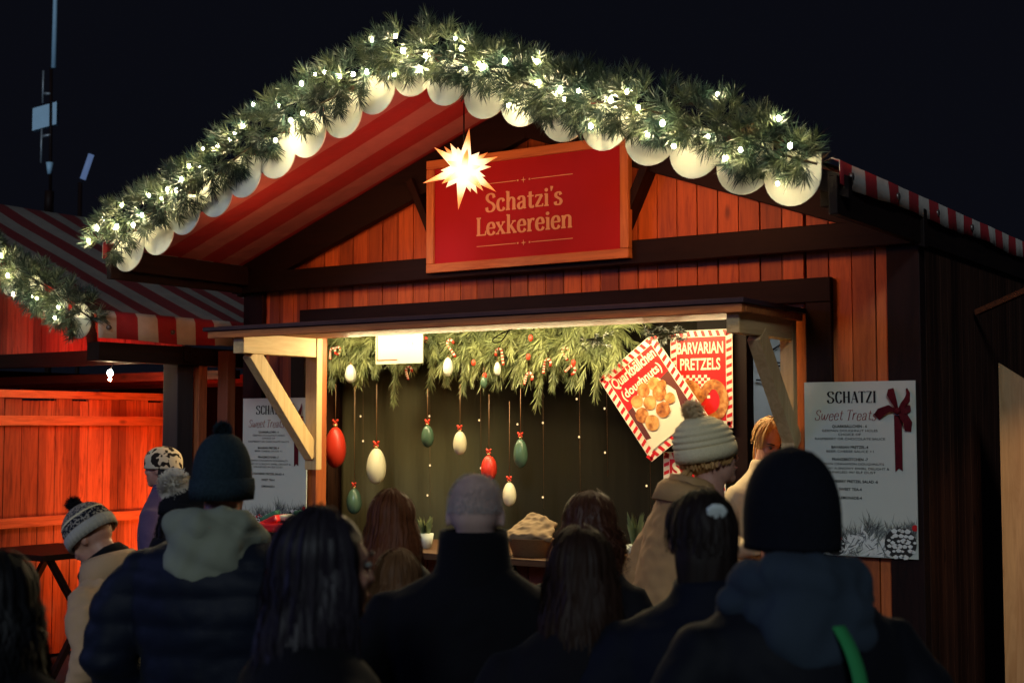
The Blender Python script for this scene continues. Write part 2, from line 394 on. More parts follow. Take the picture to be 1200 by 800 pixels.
b = MB(); b.prism([(-2.3,.02),(2.3,.02),(2.3,roofz(2.3)-.03),(0,3.7),(-2.3,roofz(2.3)-.03)], 2.56, 2.6); b.build('back_wall', M['side'], hut)
MB().box(-2.3,2.3,.06,2.55,2.56,2.6).build('ceiling', M['dark'], hut)
MB().box(-2.3,2.3,.04,2.55,.1,.14).build('floor_deck', M['dark'], hut)
for x0, x1 in ((-2.37,-2.19),(2.165,2.335)):
    MB().box(x0,x1,-.035,.055,.01,2.80).build('corner_post', M['darkz'], hut, bevel=.004)
b = MB(); b.box(-2.42,2.36,-.10,-.037,2.695,2.83); b.build('tie_beam', M['dark'], hut, bevel=.005)
b = MB(); b.box(-1.84,1.87,-.045,-.004,2.432,2.56); b.build('lintel_board', M['dark'], hut, bevel=.004)
for x0, x1 in ((1.73,1.87),(-1.92,-1.80)):
    b = MB(); b.box(x0,x1,-.04,-.004,.02,2.43); b.build('hatch_trim', M['darkz'], hut, bevel=.004)
b = MB(); b.box(-1.79,-1.71,-.012,.09,.98,2.40); b.build('hatch_jamb', M['orange'], hut, bevel=.004)
b = MB(); b.box(1.64,1.72,-.012,.09,.98,2.40); b.build('hatch_jamb', M['orange'], hut, bevel=.004)
# gable rafters on the wall, ridge beam, eave beams, struts
for s_ in (-1, 1):
    b = MB(); b.prism([(0,roofz(0)-.005),(s_*2.38,roofz(2.38)-.005),(s_*2.38,roofz(2.38)-.20),(0,roofz(0)-.25)], -.09,-.03); b.build('gable_rafter', M['dark'], hut, fix=True, bevel=.004)
    b = MB(); b.beam((s_*.86, -.06, 3.33),(s_*.62,-.06,2.84),.05,.12,(0,1,0)); b.build('gable_strut', M['darkz'], hut, bevel=.004)
    b = MB(); b.prism([(0,roofz(0)-.004),(s_*2.40,roofz(2.40)-.004),(s_*2.40,roofz(2.40)-.10),(0,roofz(0)-.10)], Y0+.02, Y0+.065); b.build('front_rafter', M['dark'], hut, fix=True)
    b = MB(); b.box(s_*2.30-.05,s_*2.30+.05,Y0+.07,-.11,roofz(2.35)-.14,roofz(2.35)-.012); b.build('eave_beam', M['darky'], hut, bevel=.005)
    # outer fascia board that shows under the striped edge
    b = MB(); b.box(s_*2.34-.02,s_*2.34+.02,Y0-.01,2.7,roofz(2.40)-.17,roofz(2.40)+.0); b.build('fascia', M['darky'], hut, bevel=.004)
b = MB(); b.box(-.04,.04,Y0+.07,-.095,3.62,3.735); b.build('ridge_beam', wood('red_ridge', (.14,.02,.012),(.05,.01,.01),'Y'), hut, bevel=.005)
# canvas roof: one sheet folded over the ridge, with slight sag between rafters
def roof_sheet(name, mat, parent, cx, hw, zr, slope, ya, yb, th=.012, sag=.02, seed=0):
    b = MB(); nx, ny = 40, 44
    for side in (0, 1):
        vs = []
        for i in range(nx+1):
            for j in range(ny+1):
                x = -hw + 2*hw*i/nx; y = ya + (yb-ya)*j/ny
                z = zr - slope*abs(x) - sag*abs(math.sin(PI*(y-ya)/1.25))*min(1,abs(x)*2)*(1 if abs(x)<hw*.97 else .4) + .006*noise.noise(Vector((x*2,y*3,seed)))
                vs.append((cx+x, y, z + th*side))
        fs = [(i*(ny+1)+j, (i+1)*(ny+1)+j, (i+1)*(ny+1)+j+1, i*(ny+1)+j+1) for i in range(nx) for j in range(ny)]
        b.add(vs, fs if side else [f[::-1] for f in fs], 0, True)
    return b.build(name, mat, parent)
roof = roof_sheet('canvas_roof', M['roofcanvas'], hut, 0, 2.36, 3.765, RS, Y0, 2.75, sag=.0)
# striped edge strip of the canvas over the right and left eaves
for s_ in (-1, 1):
    b = MB(); n = 60
    vs = []
    for j in range(n+1):
        y = Y0-.03 + (2.75-Y0)*j/n; wv = .006*math.sin(y*7)+.004*math.sin(y*19)
        zt = roofz(2.42)+.065 - .006*j/n; zb = zt-.10 - .008*math.sin(y*5)
        x = s_*(2.372)
        vs += [(x-s_*.03, y, zt+.012), (x+s_*(.005+wv*.3), y, zt), (x+s_*(.008+wv), y, zb)]
    b.add(vs, [(3*j+k, 3*j+3+k, 3*j+4+k, 3*j+1+k) for j in range(n) for k in (0,1)], 0, True)
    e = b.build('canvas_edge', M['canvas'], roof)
    md = e.modifiers.new('t','SOLIDIFY'); md.thickness = .004
    if s_ > 0:
        for k in range(4):
            b = MB(); b.tube([(2.378,Y0+.10+k*.62,roofz(2.42)+.012),(2.392,Y0+.10+k*.62,roofz(2.42)+.012)], .018, 12); b.build('grommet', M['screw'], roof)
# scalloped white valance hanging from the front edge
sp = .242
for k in range(-10, 10):
    x = .045 + (.2355 if k > 0 else .243)*k
    if x > 2.25 or x < -2.3: continue
    rnd = random.Random(k+50)
    b = MB(); rad = rnd.uniform(.130,.140); zc = 3.528 + rnd.uniform(-.008,.010) - RS*abs(x-.02) + rad; tl = rnd.uniform(-.05,.05)
    vs = []; rr_ = [0,.4,.8,1.0]; n = 28
    lean = rnd.uniform(.03,.09); yo = (k % 2)*.016
    for side in (0,1):
        for q in rr_:
            for j in range(n):
                a = 2*PI*j/n + tl
                dx, dz = q*rad*(math.cos(a) if math.sin(a) <= 0 else max(-1, min(1, math.cos(a)*1.7))), q*rad*math.sin(a)*(1 if math.sin(a) <= 0 else .85)
                bulge = -.004*(1-q*q)
                vs.append((x+dx, Y0-.014-yo + (bulge if not side else bulge+.008) + lean*dz, zc+dz))
    fs = []
    for side in (0,1):
        for r_ in range(3):
            for j in range(n):
                o_ = side*4*n; f = (o_+r_*n+j, o_+(r_+1)*n+j, o_+(r_+1)*n+(j+1)%n, o_+r_*n+(j+1)%n); fs.append(f if side else f[::-1])
    fs += [(3*n+j, 7*n+j, 7*n+(j+1)%n, 3*n+(j+1)%n) for j in range(n)]
    b.add(vs, fs, 0, False)
    b.build('scallop', M['white_canvas'], roof)
# serving counter
b = MB(); b.box(-1.66,1.70,-.30,.55,.99,1.03); c_ = b.build('counter', wood('worn_counter', (.10,.05,.025), (.05,.025,.012), 'X'), hut, bevel=.004)
for x in (-1.2,0,1.2):
    b = MB(); b.beam((x,-.02,.6),(x,-.26,.97),.05,.06,(1,0,0)); b.build('counter_bracket', M['dark'], hut)
# awning flap over the hatch with two braced brackets
b = MB(); b.box(-1.93,1.735,-.83,-.01,2.375,2.40); aw = b.build('awning_flap', plain('flap_top', (.03,.02,.03), .6), hut, bevel=.003)
b = MB(); b.box(-1.90,1.72,-.815,-.770,2.330,2.373); b.box(1.685,1.72,-.768,-.052,2.334,2.361); b.build('flap_batten', M['batten'], aw, bevel=.003)
b = MB(); b.box(-1.90,1.72,-.768,-.05,2.362,2.373); b.build('flap_soffit', M['batten'], aw)
for x in (-1.68, 1.66):
    b = MB(); b.box(x-.05,min(x+.05,1.683),-.10,-.047,1.50,2.36)
    o_ = b.build('flap_bracket', M['palez'], hut, bevel=.003)
    b = MB(); b.box(x-.045,min(x+.045,1.683),-.766,-.102,2.235,2.360); b.build('bracket_arm', wood('pale_arm', (.62,.45,.22),(.50,.32,.13),'Y'), o_, bevel=.003)
    b = MB(); b.beam((x,-.66,2.245) if x < 0 else (x-.01,-.49,2.245),(x,-.085,1.60) if x < 0 else (x-.01,-.03,1.69),.07,.10,(0,.7,.7)); b.build('bracket_brace', M['palez'], o_, bevel=.003)
# interior: backdrop cloth with folds, dark post beside the service doorway
b = MB(); n = 120; vs = []
bx1 = atY(862,400,.86).x
for j in range(n+1):
    x = -2.28 + (bx1+2.28)*j/n
    for z in (.2,.9,1.5,2.1,2.55):
        vs.append((x, .92 + .018*math.sin(x*9+.6*math.sin(x*3))*(1.2-.3*z) + .01*math.sin(x*23+z), z))
b.add(vs, [(5*j+k, 5*j+5+k, 5*j+6+k, 5*j+1+k) for j in range(n) for k in range(4)], 0, True)
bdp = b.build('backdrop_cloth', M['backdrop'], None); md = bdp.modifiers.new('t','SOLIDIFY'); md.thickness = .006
tag(bdp, 'olive-brown cloth backdrop hanging behind the baubles inside the stall', 'backdrop')
p0 = atY(862,400,.86).x; p1 = atY(878,400,.86).x
MB().box(p0+.005,p1,.82,.92,.14,2.555).build('doorway_post', M['darkz'], hut, bevel=.004)
MB().box(p1-.35,2.2,.86,.90,2.36,2.555).build('doorway_header', M['dark'], hut)
# tube lamps above the hatch, inside
for x0, x1 in ((-2.15,-.75),(-.6,.8)):
    t_ = thing('tube_lamp', 'glowing tube lamp under the stall ceiling, %s' % ('above the row of hanging baubles' if x0 < -1 else 'above the doughnut poster'), 'lamp', (0,0,0), group='tube lamps above the hatch')
    MB().box(x0,x1,.50,.58,2.515,2.555).build('lamp_housing', M['steel'], t_)
    b = MB(); b.tube([(x0+.03,.54,2.490),(x1-.03,.54,2.490)], .02, 10); b.build('tube', M['tube'], t_)
def area(name, loc, tgt, sx, sy, e, col, parent=None):
    l = bpy.data.lights.new(name, 'AREA'); l.shape = 'RECTANGLE'; l.size = sx; l.size_y = sy; l.energy = e; l.color = col
    o = bpy.data.objects.new(name, l); COL.objects.link(o); o.location = loc
    o.rotation_euler = (Vector(tgt)-Vector(loc)).to_track_quat('-Z','Y').to_euler(); o.parent = parent; return o
def point(name, loc, e, col, r=.05):
    l = bpy.data.lights.new(name, 'POINT'); l.energy = e; l.color = col; l.shadow_soft_size = r
    o = bpy.data.objects.new(name, l); COL.objects.link(o); o.location = loc; return o
area('hatch_light', (-.5,.30,2.46), (-.5,.62,1.4), 3.2, .08, 52, (1,.80,.42))
area('hatch_light', (-.1,.30,2.33), (.1,-1.8,1.1), 3.0, .10, 58, (1,.78,.40))

# ================================================================== SIGN
sg = thing('stall_sign', 'large red name sign with tan serif lettering in a honey wood frame on the gable', 'sign', (.013,-.125,2.727))
W_, H_ = 1.43, .70
b = MB(); b.box(-W_/2+.03,W_/2-.03,.0,.02,.03,H_-.03); sp_ = b.build('panel', M['signred'], sg)
b = MB()
b.box(-W_/2,W_/2,-.018,.03,0,.055); b.build('frame_rail', M['frame'], sg, bevel=.004); b = MB(); b.box(-W_/2,W_/2,-.018,.03,H_-.055,H_)
b.build('frame_rail', M['frame'], sg, bevel=.004)
b = MB(); b.box(-W_/2,-W_/2+.055,-.017,.03,.056,H_-.056); b.build('frame_stile', wood('honey_stile', (.55,.22,.06), (.36,.11,.03), 'Z'), sg, bevel=.004)
b = MB(); b.box(W_/2-.055,W_/2,-.017,.03,.056,H_-.056); b.build('frame_stile', bpy.data.materials['honey_stile'], sg, bevel=.004)
b = MB()
stroke_text(b, "Schatzi's", -.275, .275, .345, .108, -.0035, .20, .075)
b.build('lettering_top_line', M['signtan'], sp_)
b = MB(); stroke_text(b, "Lexkereien", -.345, .345, .205, .108, -.0035, .20, .075); b.build('lettering_bottom_line', M['signtan'], sp_)
for z in (.515, .14):
    b = MB()
    for x0, x1 in ((-.34,-.055),(.055,.34)): b.box(x0,x1,-.004,-.002,z-.002,z+.002)
    b.add([(-.02,-.004,z),(0,-.004,z-.004),(.02,-.004,z),(0,-.004,z+.004)], [(0,1,2,3)]); b.add([(-.004,-.0045,z),(0,-.0045,z-.02),(.004,-.0045,z),(0,-.0045,z+.02)], [(0,1,2,3)])
    for x in (-.042,.042): b.box(x-.005,x+.005,-.004,-.002,z-.005,z+.005)
    b.build('ornamental_line', M['signtan'], sp_)

# ================================================================== PAPER STAR LAMP (many-pointed)
sc_ = Vector((.135, -.90, 3.175))
star = thing('paper_star_lamp', 'glowing many-pointed paper star with orange tips hanging before the red sign', 'star lamp', sc_)
m, t, p = nodes('lit_paper_star')
tc = t.nodes.new('ShaderNodeTexCoord'); ln = t.nodes.new('ShaderNodeVectorMath'); ln.operation = 'LENGTH'; t.links.new(tc.outputs['Object'], ln.inputs[0])
t.links.new(ramp(t, ln.outputs['Value'], [(.08,(1,.93,.70)),(.125,(1,.80,.45)),(.16,(1,.40,.09)),(.22,(.85,.14,.02))]), p.inputs['Emission Color'])
t.links.new(mth(t,'MULTIPLY',mth(t,'SUBTRACT',1.0,mth(t,'MULTIPLY',ln.outputs['Value'],2.6)),1.7), p.inputs['Emission Strength'])
p.inputs['Base Color'].default_value = (.7,.4,.2,1)
b = MB(); rs_ = random.Random(9)
ico = bmesh.new(); bmesh.ops.create_icosphere(ico, subdivisions=1, radius=1)
dirs = [v.co.normalized() for v in ico.verts] + [f.calc_center_median().normalized() for f in ico.faces if f.index % 3 != 0]
ico.free()
for i, d in enumerate(dirs):
    q = Vector((.3,.5,.8)).normalized(); rot = Matrix.Rotation(.42,3,q); d = rot @ d
    L_ = rs_.uniform(.20,.255) if i < 12 else rs_.uniform(.12,.17)
    x = d.orthogonal().normalized(); y = d.cross(x); br = .034
    base = [d*.055 + x*br*math.cos(k*PI/2)+y*br*math.sin(k*PI/2) for k in range(4)]
    b.add(base + [d*L_], [(0,1,4),(1,2,4),(2,3,4),(3,0,4)])
b.ell((0,0,0),(.066,.066,.066),14,10)
st_o = b.build('star_body', m, star)
b = MB(); b.tube([(0,0,.12),(0,0,.36)], .004, 6); b.tube([(0.02,0,.36),(0,0,.40),(-.02,0,.37)], .004, 6); b.build('hanging_cord', M['wire'], star)
point('star_light', sc_ + Vector((0,.0,-.02)), 5, (1,.45,.16), .09)

# ================================================================== MENU BOARDS
def menu_board(loc, label):
    t_ = thing('menu_board', label, 'menu board', loc, group='printed menu boards on the stall front')
    Wb, Hb = .587, .889
    MB().box(0,Wb,0,.008,0,Hb).build('panel', M['board'], t_, bevel=.001)
    y = -.003
    b = MB(); stroke_text(b, 'SCHATZI', .125, .39, Hb*(1-.122), .058, y, .19, .045); b.build('title', M['ink'], t_)
    b = MB(); stroke_text(b, 'Sweet Treats', .055, .385, Hb*(1-.222), .052, y, .085, .035, slant=.22, serif=False, wav=.0022); b.build('subtitle', M['wine'], t_)
    xc = .415*Wb
    for txt, f, w_, bold in (('QUARKBÄLLCHEN - 6',.258,.185,1),('GERMAN DOUGHNUT HOLES',.282,.295,0),('CHOICE OF',.304,.12,0),('RASPBERRY OR CHOCOLATE SAUCE',.329,.372,0),
        ('BAVARIAN PRETZEL-4',.378,.195,1),('BEER CHEESE SAUCE +1',.401,.25,0),('FRANZBRÖTCHEN -7',.448,.19,1),('GERMAN CINNAMON DOUGHNUTS',.473,.355,0),
        ('COVERED W/ A SNOWY SWIRL DELIGHT &',.499,.43,0),('SPRINKLED W/ ELF DUST',.521,.27,0),('STRAWBERRY PRETZEL SALAD -6',.574,.29,1),('SWEET TEA-4',.619,.12,1),('LEMONADE-4',.668,.12,1)):
        b = MB(); font_text(b, txt, xc if txt[0:4] != 'COVE' else xc-.01, Hb*(1-f)-.006, .0135 if bold else .0115, y, w_, .018 if bold else 0); b.build('menu_line', M['ink'], t_)

    # printed winter still life along the bottom: needle sprays, frosted leaves, pine cones, berries
    rn = random.Random(4); bd = MB(); bp = MB(); bg_ = MB()
    def leaf(mb, x, z, a, L, wd, yy):
        dx, dz = math.cos(a), math.sin(a)
        P = [(x,z),(x+dx*L*.45-dz*wd,z+dz*L*.45+dx*wd),(x+dx*L,z+dz*L),(x+dx*L*.45+dz*wd,z+dz*L*.45-dx*wd)]
        P = [(min(max(q[0],.003),Wb-.003), min(max(q[1],.003),Hb)) for q in P]
        mb.add([(q[0],yy,q[1]) for q in P], [(0,1,2,3)])
    for i in range(1100):
        cx, cz, s1 = rn.choice([(.06,.10,1),(.17,.13,1),(.27,.12,1.25),(.36,.16,1.2),(.47,.15,.9),(.55,.17,.8),(.12,.05,1)])
        a = rn.gauss(PI/2, .75); L = rn.uniform(.03,.085)*s1
        leaf(bg_ if i % 3 else bd, cx+rn.gauss(0,.022), cz-.055+rn.gauss(0,.022), a, L, .0013, -.0022-.00001*(i%40))
    for i in range(150):
        cx, cz = rn.choice([(.23,.05),(.33,.06),(.40,.04),(.10,.03),(.30,.09)])
        a = rn.uniform(0, 2*PI); leaf(bp, cx+rn.gauss(0,.014), cz+rn.gauss(0,.012), a, rn.uniform(.03,.07), .007, -.0030-.00001*(i%50))
        if i % 3 == 0: leaf(bg_, cx+rn.gauss(0,.02), cz+rn.gauss(0,.02), a, .05, .003, -.0036)
    for cx, cz, r_ in ((.50,.075,.078),(.16,.05,.05)):
        bd.add([(min(max(cx+r_*math.cos(k*PI/12)*1.05,.002),Wb-.002),-.0042,max(.003,cz+r_*math.sin(k*PI/12))) for k in range(24)], [tuple(range(24))])
        for row in range(6):
            for k in range(7):
                x = cx + (k-3+.5*(row%2))*r_*.33; z = cz + (row-2.5)*r_*.32
                if (x-cx)**2+(z-cz)**2 > r_*r_*.92 or z < .012 or x > Wb-.02: continue
                s1 = r_*.15*rn.uniform(.6,1.35); x += rn.gauss(0,r_*.05); z += rn.gauss(0,r_*.05)
                bp.add([(x-s1*1.2,-.0048,z),(x-s1*.5,-.0048,z-s1*.9),(x+s1*.7,-.0048,z-s1*.8),(x+s1*1.2,-.0048,z+.1*s1),(x,-.0048,z+s1*.8)], [(0,1,2,3,4)])
    bg_.build('needle_print', M['greyprint'], t_); bp.build('frost_leaf_print', M['paleprint'], t_); bd.build('cone_print', M['darkprint'], t_)
    for x, z, r_ in ((.575,.155,.016),(.145,.09,.009),(.17,.10,.009),(.12,.085,.008),(.19,.088,.008)):
        b = MB(); b.add([(min(x+r_*math.cos(k*PI/8),Wb-.002),-.0054,z+r_*math.sin(k*PI/8)) for k in range(16)], [tuple(range(16))]); b.build('berry_print', M['berry'], t_)
    # tartan bow with long tail
    bx, bz = .50, .735; b = MB()
    def ribbon(P, wds, yo):
        vs = []
        for i, (x, z) in enumerate(P):
            q0 = P[max(i-1,0)]; q1 = P[min(i+1,len(P)-1)]; d = Vector((q1[0]-q0[0], q1[1]-q0[1])).normalized()
            n_ = Vector((-d.y,d.x))*wds[i]/2; yy = -.008-yo*math.sin(PI*i/(len(P)-1))
            vs += [(x+n_.x,yy,z+n_.y),(x-n_.x,yy-.004,z-n_.y)]
        b.add(vs, [(2*i,2*i+1,2*i+3,2*i+2) for i in range(len(P)-1)], 0, True)
    ribbon([(bx,bz),(bx-.04,bz+.015),(bx-.085,bz-.005),(bx-.11,bz-.03)], [.012,.035,.045,.04], .02)
    ribbon([(bx,bz),(bx-.012,bz+.045),(bx-.03,bz+.09),(bx-.035,bz+.115)], [.012,.03,.045,.03], .02)
    ribbon([(bx,bz),(bx+.03,bz+.03),(bx+.055,bz+.055),(bx+.06,bz+.09),(bx+.045,bz+.115)], [.012,.03,.035,.02,.01], .025)
    ribbon([(bx,bz),(bx+.03,bz-.015),(bx+.055,bz-.06),(bx+.05,bz-.10)], [.012,.04,.045,.03], .02)
    ribbon([(bx,bz),(bx+.035,bz+.01),(bx+.065,bz+.015)], [.012,.05,.03], .02)
    b.add([(bx-.022,-.006,bz-.02),(bx+.018,-.006,bz-.02),(bx+.018,-.005,bz-.30),(bx-.001,-.005,bz-.285),(bx-.020,-.005,bz-.305)], [(0,1,2,3,4)])
    b.ell((bx,-.02,bz),(.017,.012,.017),12,8)
    b.build('ribbon_bow', M['velvet'], t_)
    return t_
menu_board((1.722,-.052,1.123), 'white menu board with wine-red bow right of the hatch, on the dark corner post')
menu_board((-2.345,-.052,1.085), 'white menu board half hidden behind the left pale wooden bracket')
# ================================================================== GARLANDS
def tuft(mb, p, d, L, n, nl, wd, rnd, spread=.9):
    d = d.normalized(); x = d.orthogonal().normalized(); y = d.cross(x)
    for i in range(n):
        t_ = rnd.random()**.8; a = rnd.uniform(0, 2*PI); q = p + d*L*t_
        sp_ = spread*(1.05-.6*t_)
        nd = (d*(1-.35*sp_) + (x*math.cos(a)+y*math.sin(a))*sp_).normalized(); l_ = nl*rnd.uniform(.7,1.15)
        sd_ = nd.cross(Vector((rnd.uniform(-1,1),rnd.uniform(-1,1),rnd.uniform(-1,1)))).normalized()*wd/2
        e = q + nd*l_
        mid = q + nd*l_*.55
        mb.add([q-sd_*.6, q+sd_*.6, mid+sd_, e, mid-sd_], [(0,1,2,3,4)])
def garland(name, label, path, r_y, r_z, ntuft, nbulb, seed, group=None, core=True):
    rnd = random.Random(seed); root = thing(name, label, 'garland', path[0], group=group); o0 = Vector(path[0])
    P = [Vector(q)-o0 for q in path]; seg = [(P[i+1]-P[i]).length for i in range(len(P)-1)]; tot = sum(seg)
    def at(s):
        s *= tot
        for i, l_ in enumerate(seg):
            if s <= l_ or i == len(seg)-1: return P[i].lerp(P[i+1], min(1,s/l_)), (P[i+1]-P[i]).normalized()
            s -= l_
    b = MB(); st_ = MB(); st_.tube([q+Vector((0,.07,-.01)) for q in P], .006, 6); st_.build('wire_core', M['twig'], root)
    for i in range(ntuft):
        s = rnd.random(); c, d = at(s); a = rnd.uniform(0, 2*PI)
        up = Vector((0,0,1)) - d*d.z; up.normalize(); sd_ = d.cross(up)
        lump = .80 + .55*noise.noise(Vector((s*tot*3.2, seed, 0)))
        o_ = sd_*math.cos(a)*r_y*lump + up*math.sin(a)*r_z*lump; rad = rnd.uniform(.3,1.0)
        dd = (o_.normalized() + d*rnd.uniform(-.7,.7)).normalized()
        tuft(b, c + o_*(rad*.8), dd, .055, 42, .080, .0044, rnd, 1.0)
    b.build('foliage', M['needle'], root)
    bm_ = MB(); bm_.ell((0,0,0),(.0085,.0085,.0115),10,8); me = None
    for i in range(nbulb):
        s = (i+rnd.uniform(.1,.9))/nbulb; c, d = at(s); up = Vector((0,0,1)) - d*d.z; up.normalize(); sd_ = Vector((0,-1,0))
        zz = rnd.gauss(-.15,.45); zz = max(-.85,min(.85,zz))
        o_ = sd_*r_y*math.sqrt(max(.1,1-zz*zz))*rnd.uniform(.55,1.12) + up*r_z*zz
        if me is None: ob = bm_.build('bulb', M['bulb'], root, c+o_); me = ob.data
        else:
            ob = bpy.data.objects.new('bulb', me); COL.objects.link(ob); ob.parent = root; ob.location = c+o_; ob.scale = (rnd.uniform(.65,1.25),)*3
    return root
def gz(x): return 3.79 - RS*math.sqrt(x*x+.012)
xs = [-2.30 + 4.58*i/40 for i in range(41)]
pth = [(x, Y0-.10, gz(x) + .02*math.sin(x*5) + (-.10*max(0,(-x-2.1)/.2))) for x in xs]
garland('lit_pine_garland', 'long lit pine garland of warm bulbs over the scalloped gable edge', pth, .15, .165, 1000, 62, 21)
for i in range(7):
    x = -2.1 + 4.2*i/6
    point('garland_light', (x, Y0-.34, gz(x)+.0), .6, (1,.86,.52), .10)
# warm fill lights added behind the gable edge, no real floodlights there
area('gable_fill', (1.35,-1.08,3.02), (.55,0,2.95), .5, .12, 8.0, (1,.36,.14))
area('gable_fill', (-1.3,-1.0,2.95), (-1.4,0,3.0), .8, .12, 3, (1,.35,.15))
area('roof_fill', (-.2,-1.0,2.9), (-.9,-.6,3.6), .5, .3, 5, (1,.30,.20))
area('wall_fill', (.2,-1.13,3.2), (.2,0,2.2), 4.4, .1, 12, (1,.38,.13))

# ================================================================== INDOOR GREENERY, BAUBLES, POSTERS
rnd = random.Random(77)
ig = thing('indoor_pine_garland', 'drooping yellow-green pine garland with long needles inside the hatch top', 'garland', (0,.78,2.43))
b = MB()
x = -2.25; tips = []
while x < .2:
    depth = .20 + .10*noise.noise(Vector((x*2.6,3,1))) + (.09 if -1.1 < x else 0)
    for k in range(13):
        c = Vector((x+rnd.uniform(-.06,.06), rnd.uniform(-.09,.04), rnd.uniform(-.12,.09)))
        d = Vector((rnd.gauss(0,.6), rnd.uniform(-.5,.1), -1 if k < 9 else rnd.uniform(-.4,.8)))
        tuft(b, c, d, depth*rnd.uniform(.4,1.0), 46, .09, .0062, rnd, .62)
    x += .062
b.build('foliage', M['ineedle'], ig)
for k, (bx, dz) in enumerate(((-1.62,-.46),(-1.30,-.36),(-.42,-.50),(-2.2,-.34),(-.75,-.36),(-1.95,-.33),(-1.02,-.40),(-.14,-.36),(.02,-.44),(-.30,-.38),(-1.16,-.33))):
    b = MB(); P = [Vector((bx,-.06,-.10)), Vector((bx+.02,-.09,dz*.6)), Vector((bx-.015,-.07,dz))]; P = [q for q in catmull(P, 6)]
    for q0, q1 in zip(P, P[1:]): tuft(b, q0, (q1-q0)+Vector((0,0,-.02)), (q1-q0).length, 20, .08, .006, rnd, .6)
    b.build('hanging_sprig', M['ineedle'], ig)
# bulb string with tiny lights down the backdrop
fl = thing('fairy_light_strands', 'thin strands of tiny warm lights hanging before the dark backdrop', 'fairy lights', (0,.84,2.45))
b = MB(); bm_ = MB(); bm_.ell((0,0,0),(.0062,.0062,.0075),8,6); me = None
for x in (-2.05,-1.40,-.98,-.66,-.47,-.20,-.02,.3):
    x += rnd.uniform(-.04,.04); L_ = rnd.uniform(.9,1.35)
    b.tube([(x,0,0),(x+.01,0,-L_)], .0013, 4)
    z = -.15
    while z > -L_:
        if me is None: ob = bm_.build('tiny_bulb', M['bulb_small'], fl, (x,-.01,z)); me = ob.data
        else: ob = bpy.data.objects.new('tiny_bulb', me); COL.objects.link(ob); ob.parent = fl; ob.location = (x+rnd.uniform(-.015,.015),-.01,z)
        z -= rnd.uniform(.14,.5)
b.build('wire', plain('copper_wire', (.2,.1,.04), .4, bs=0), fl)
# egg shaped baubles on cords with little red bows
BM = {'red': plain('matt_red_bauble', (.62,.035,.015), .38, .12, 5, 0), 'cream': plain('cream_bauble', (.74,.68,.45), .45, .08, 6, 0), 'green': plain('sage_green_bauble', (.07,.13,.085), .25, .3, 5, 0),
      'white': plain('white_bauble', (.78,.78,.66), .4, .05, 5, 0)}
M['bow'] = plain('coral_bow', (.75,.05,.02), .5, .1, bs=0)
YB = .62
for px, py, hw, hh, col, top, lab in (
    (393,524,12.5,24,'red',450,'largest red egg-shaped bauble beside the left bracket post'), (441,546,11.5,21,'cream',450,'large cream egg-shaped bauble right of the biggest red one'),
    (415,587,9,15,'green',452,'lowest sage green bauble, hanging between the red and cream ones'), (501,511,7.5,13,'green',455,'small sage green bauble between two cream ones'),
    (539,519,8,14,'cream',450,'small cream bauble hanging above the grey-haired head'), (573,548,9.5,15,'red',462,'small red bauble just above the grey-haired head'),
    (610,531,8.5,17,'green',455,'long dark green bauble right of the small red one'), (597,579,8,14,'cream',470,'lowest cream bauble, right behind the grey-haired head'),
    (411,438,6.5,11,'white',425,'little white bauble high in the greenery at the left'), (525,430,6,11,'white',418,'little white bauble high in the greenery near the middle'),
    (583,432,4,8,'white',418,'smallest white bauble beneath a candy cane'), (567,448,4,7,'green',430,'tiny green bauble tucked in the greenery')):
    c = atY(px, py, YB); k = 1/FPX*(c-CAM).dot(FW); zt = atY(px, top, YB).z
    t_ = thing('bauble', lab, 'bauble', c, group='egg-shaped baubles on cords')
    rx, rz_ = hw*k*1.0, hh*k
    b = MB(); n = 20; vs = []
    pr = [(math.sin(PI*i/14)*(1-.10*math.cos(PI*i/14)), math.cos(PI*i/14)) for i in range(15)]
    b.rings([(rz_*z, max(.001,rx*r_), max(.001,rx*r_), 0, 0) for r_, z in pr[::-1]], 20)
    b.build('ball', BM[col], t_)
    b = MB(); b.rings([(rz_*.97,rx*.2,rx*.2,0,0),(rz_*1.12,rx*.2,rx*.2,0,0)], 12); b.build('cap', plain('bauble_cap',(.5,.35,.15),.4,metal=.6,bs=0) if px == 393 else bpy.data.materials['bauble_cap'], t_)
    b = MB(); b.tube([(0,0,rz_*1.1),(0,0,max(rz_*1.3, zt-c.z))], .0022, 5); b.build('cord', bpy.data.materials['copper_wire'], t_)
    if hh > 12:
        b = MB(); zb = rz_*1.12+.014; s1 = .022 if hh > 17 else .017
        for s2 in (-1,1):
            b.ell((s2*s1*.75,-.004,zb+s1*.5),(s1*.75,.006,s1*.45), 10, 6, rot=Matrix.Rotation(-s2*.7,3,'Y')); b.ell((s2*s1*.6,-.004,zb-s1*.45),(s1*.6,.004,s1*.3), 10, 6, rot=Matrix.Rotation(s2*.8,3,'Y'))
        b.ell((0,-.008,zb),(s1*.3,.008,s1*.3),8,6); b.build('bow', M['bow'], t_)
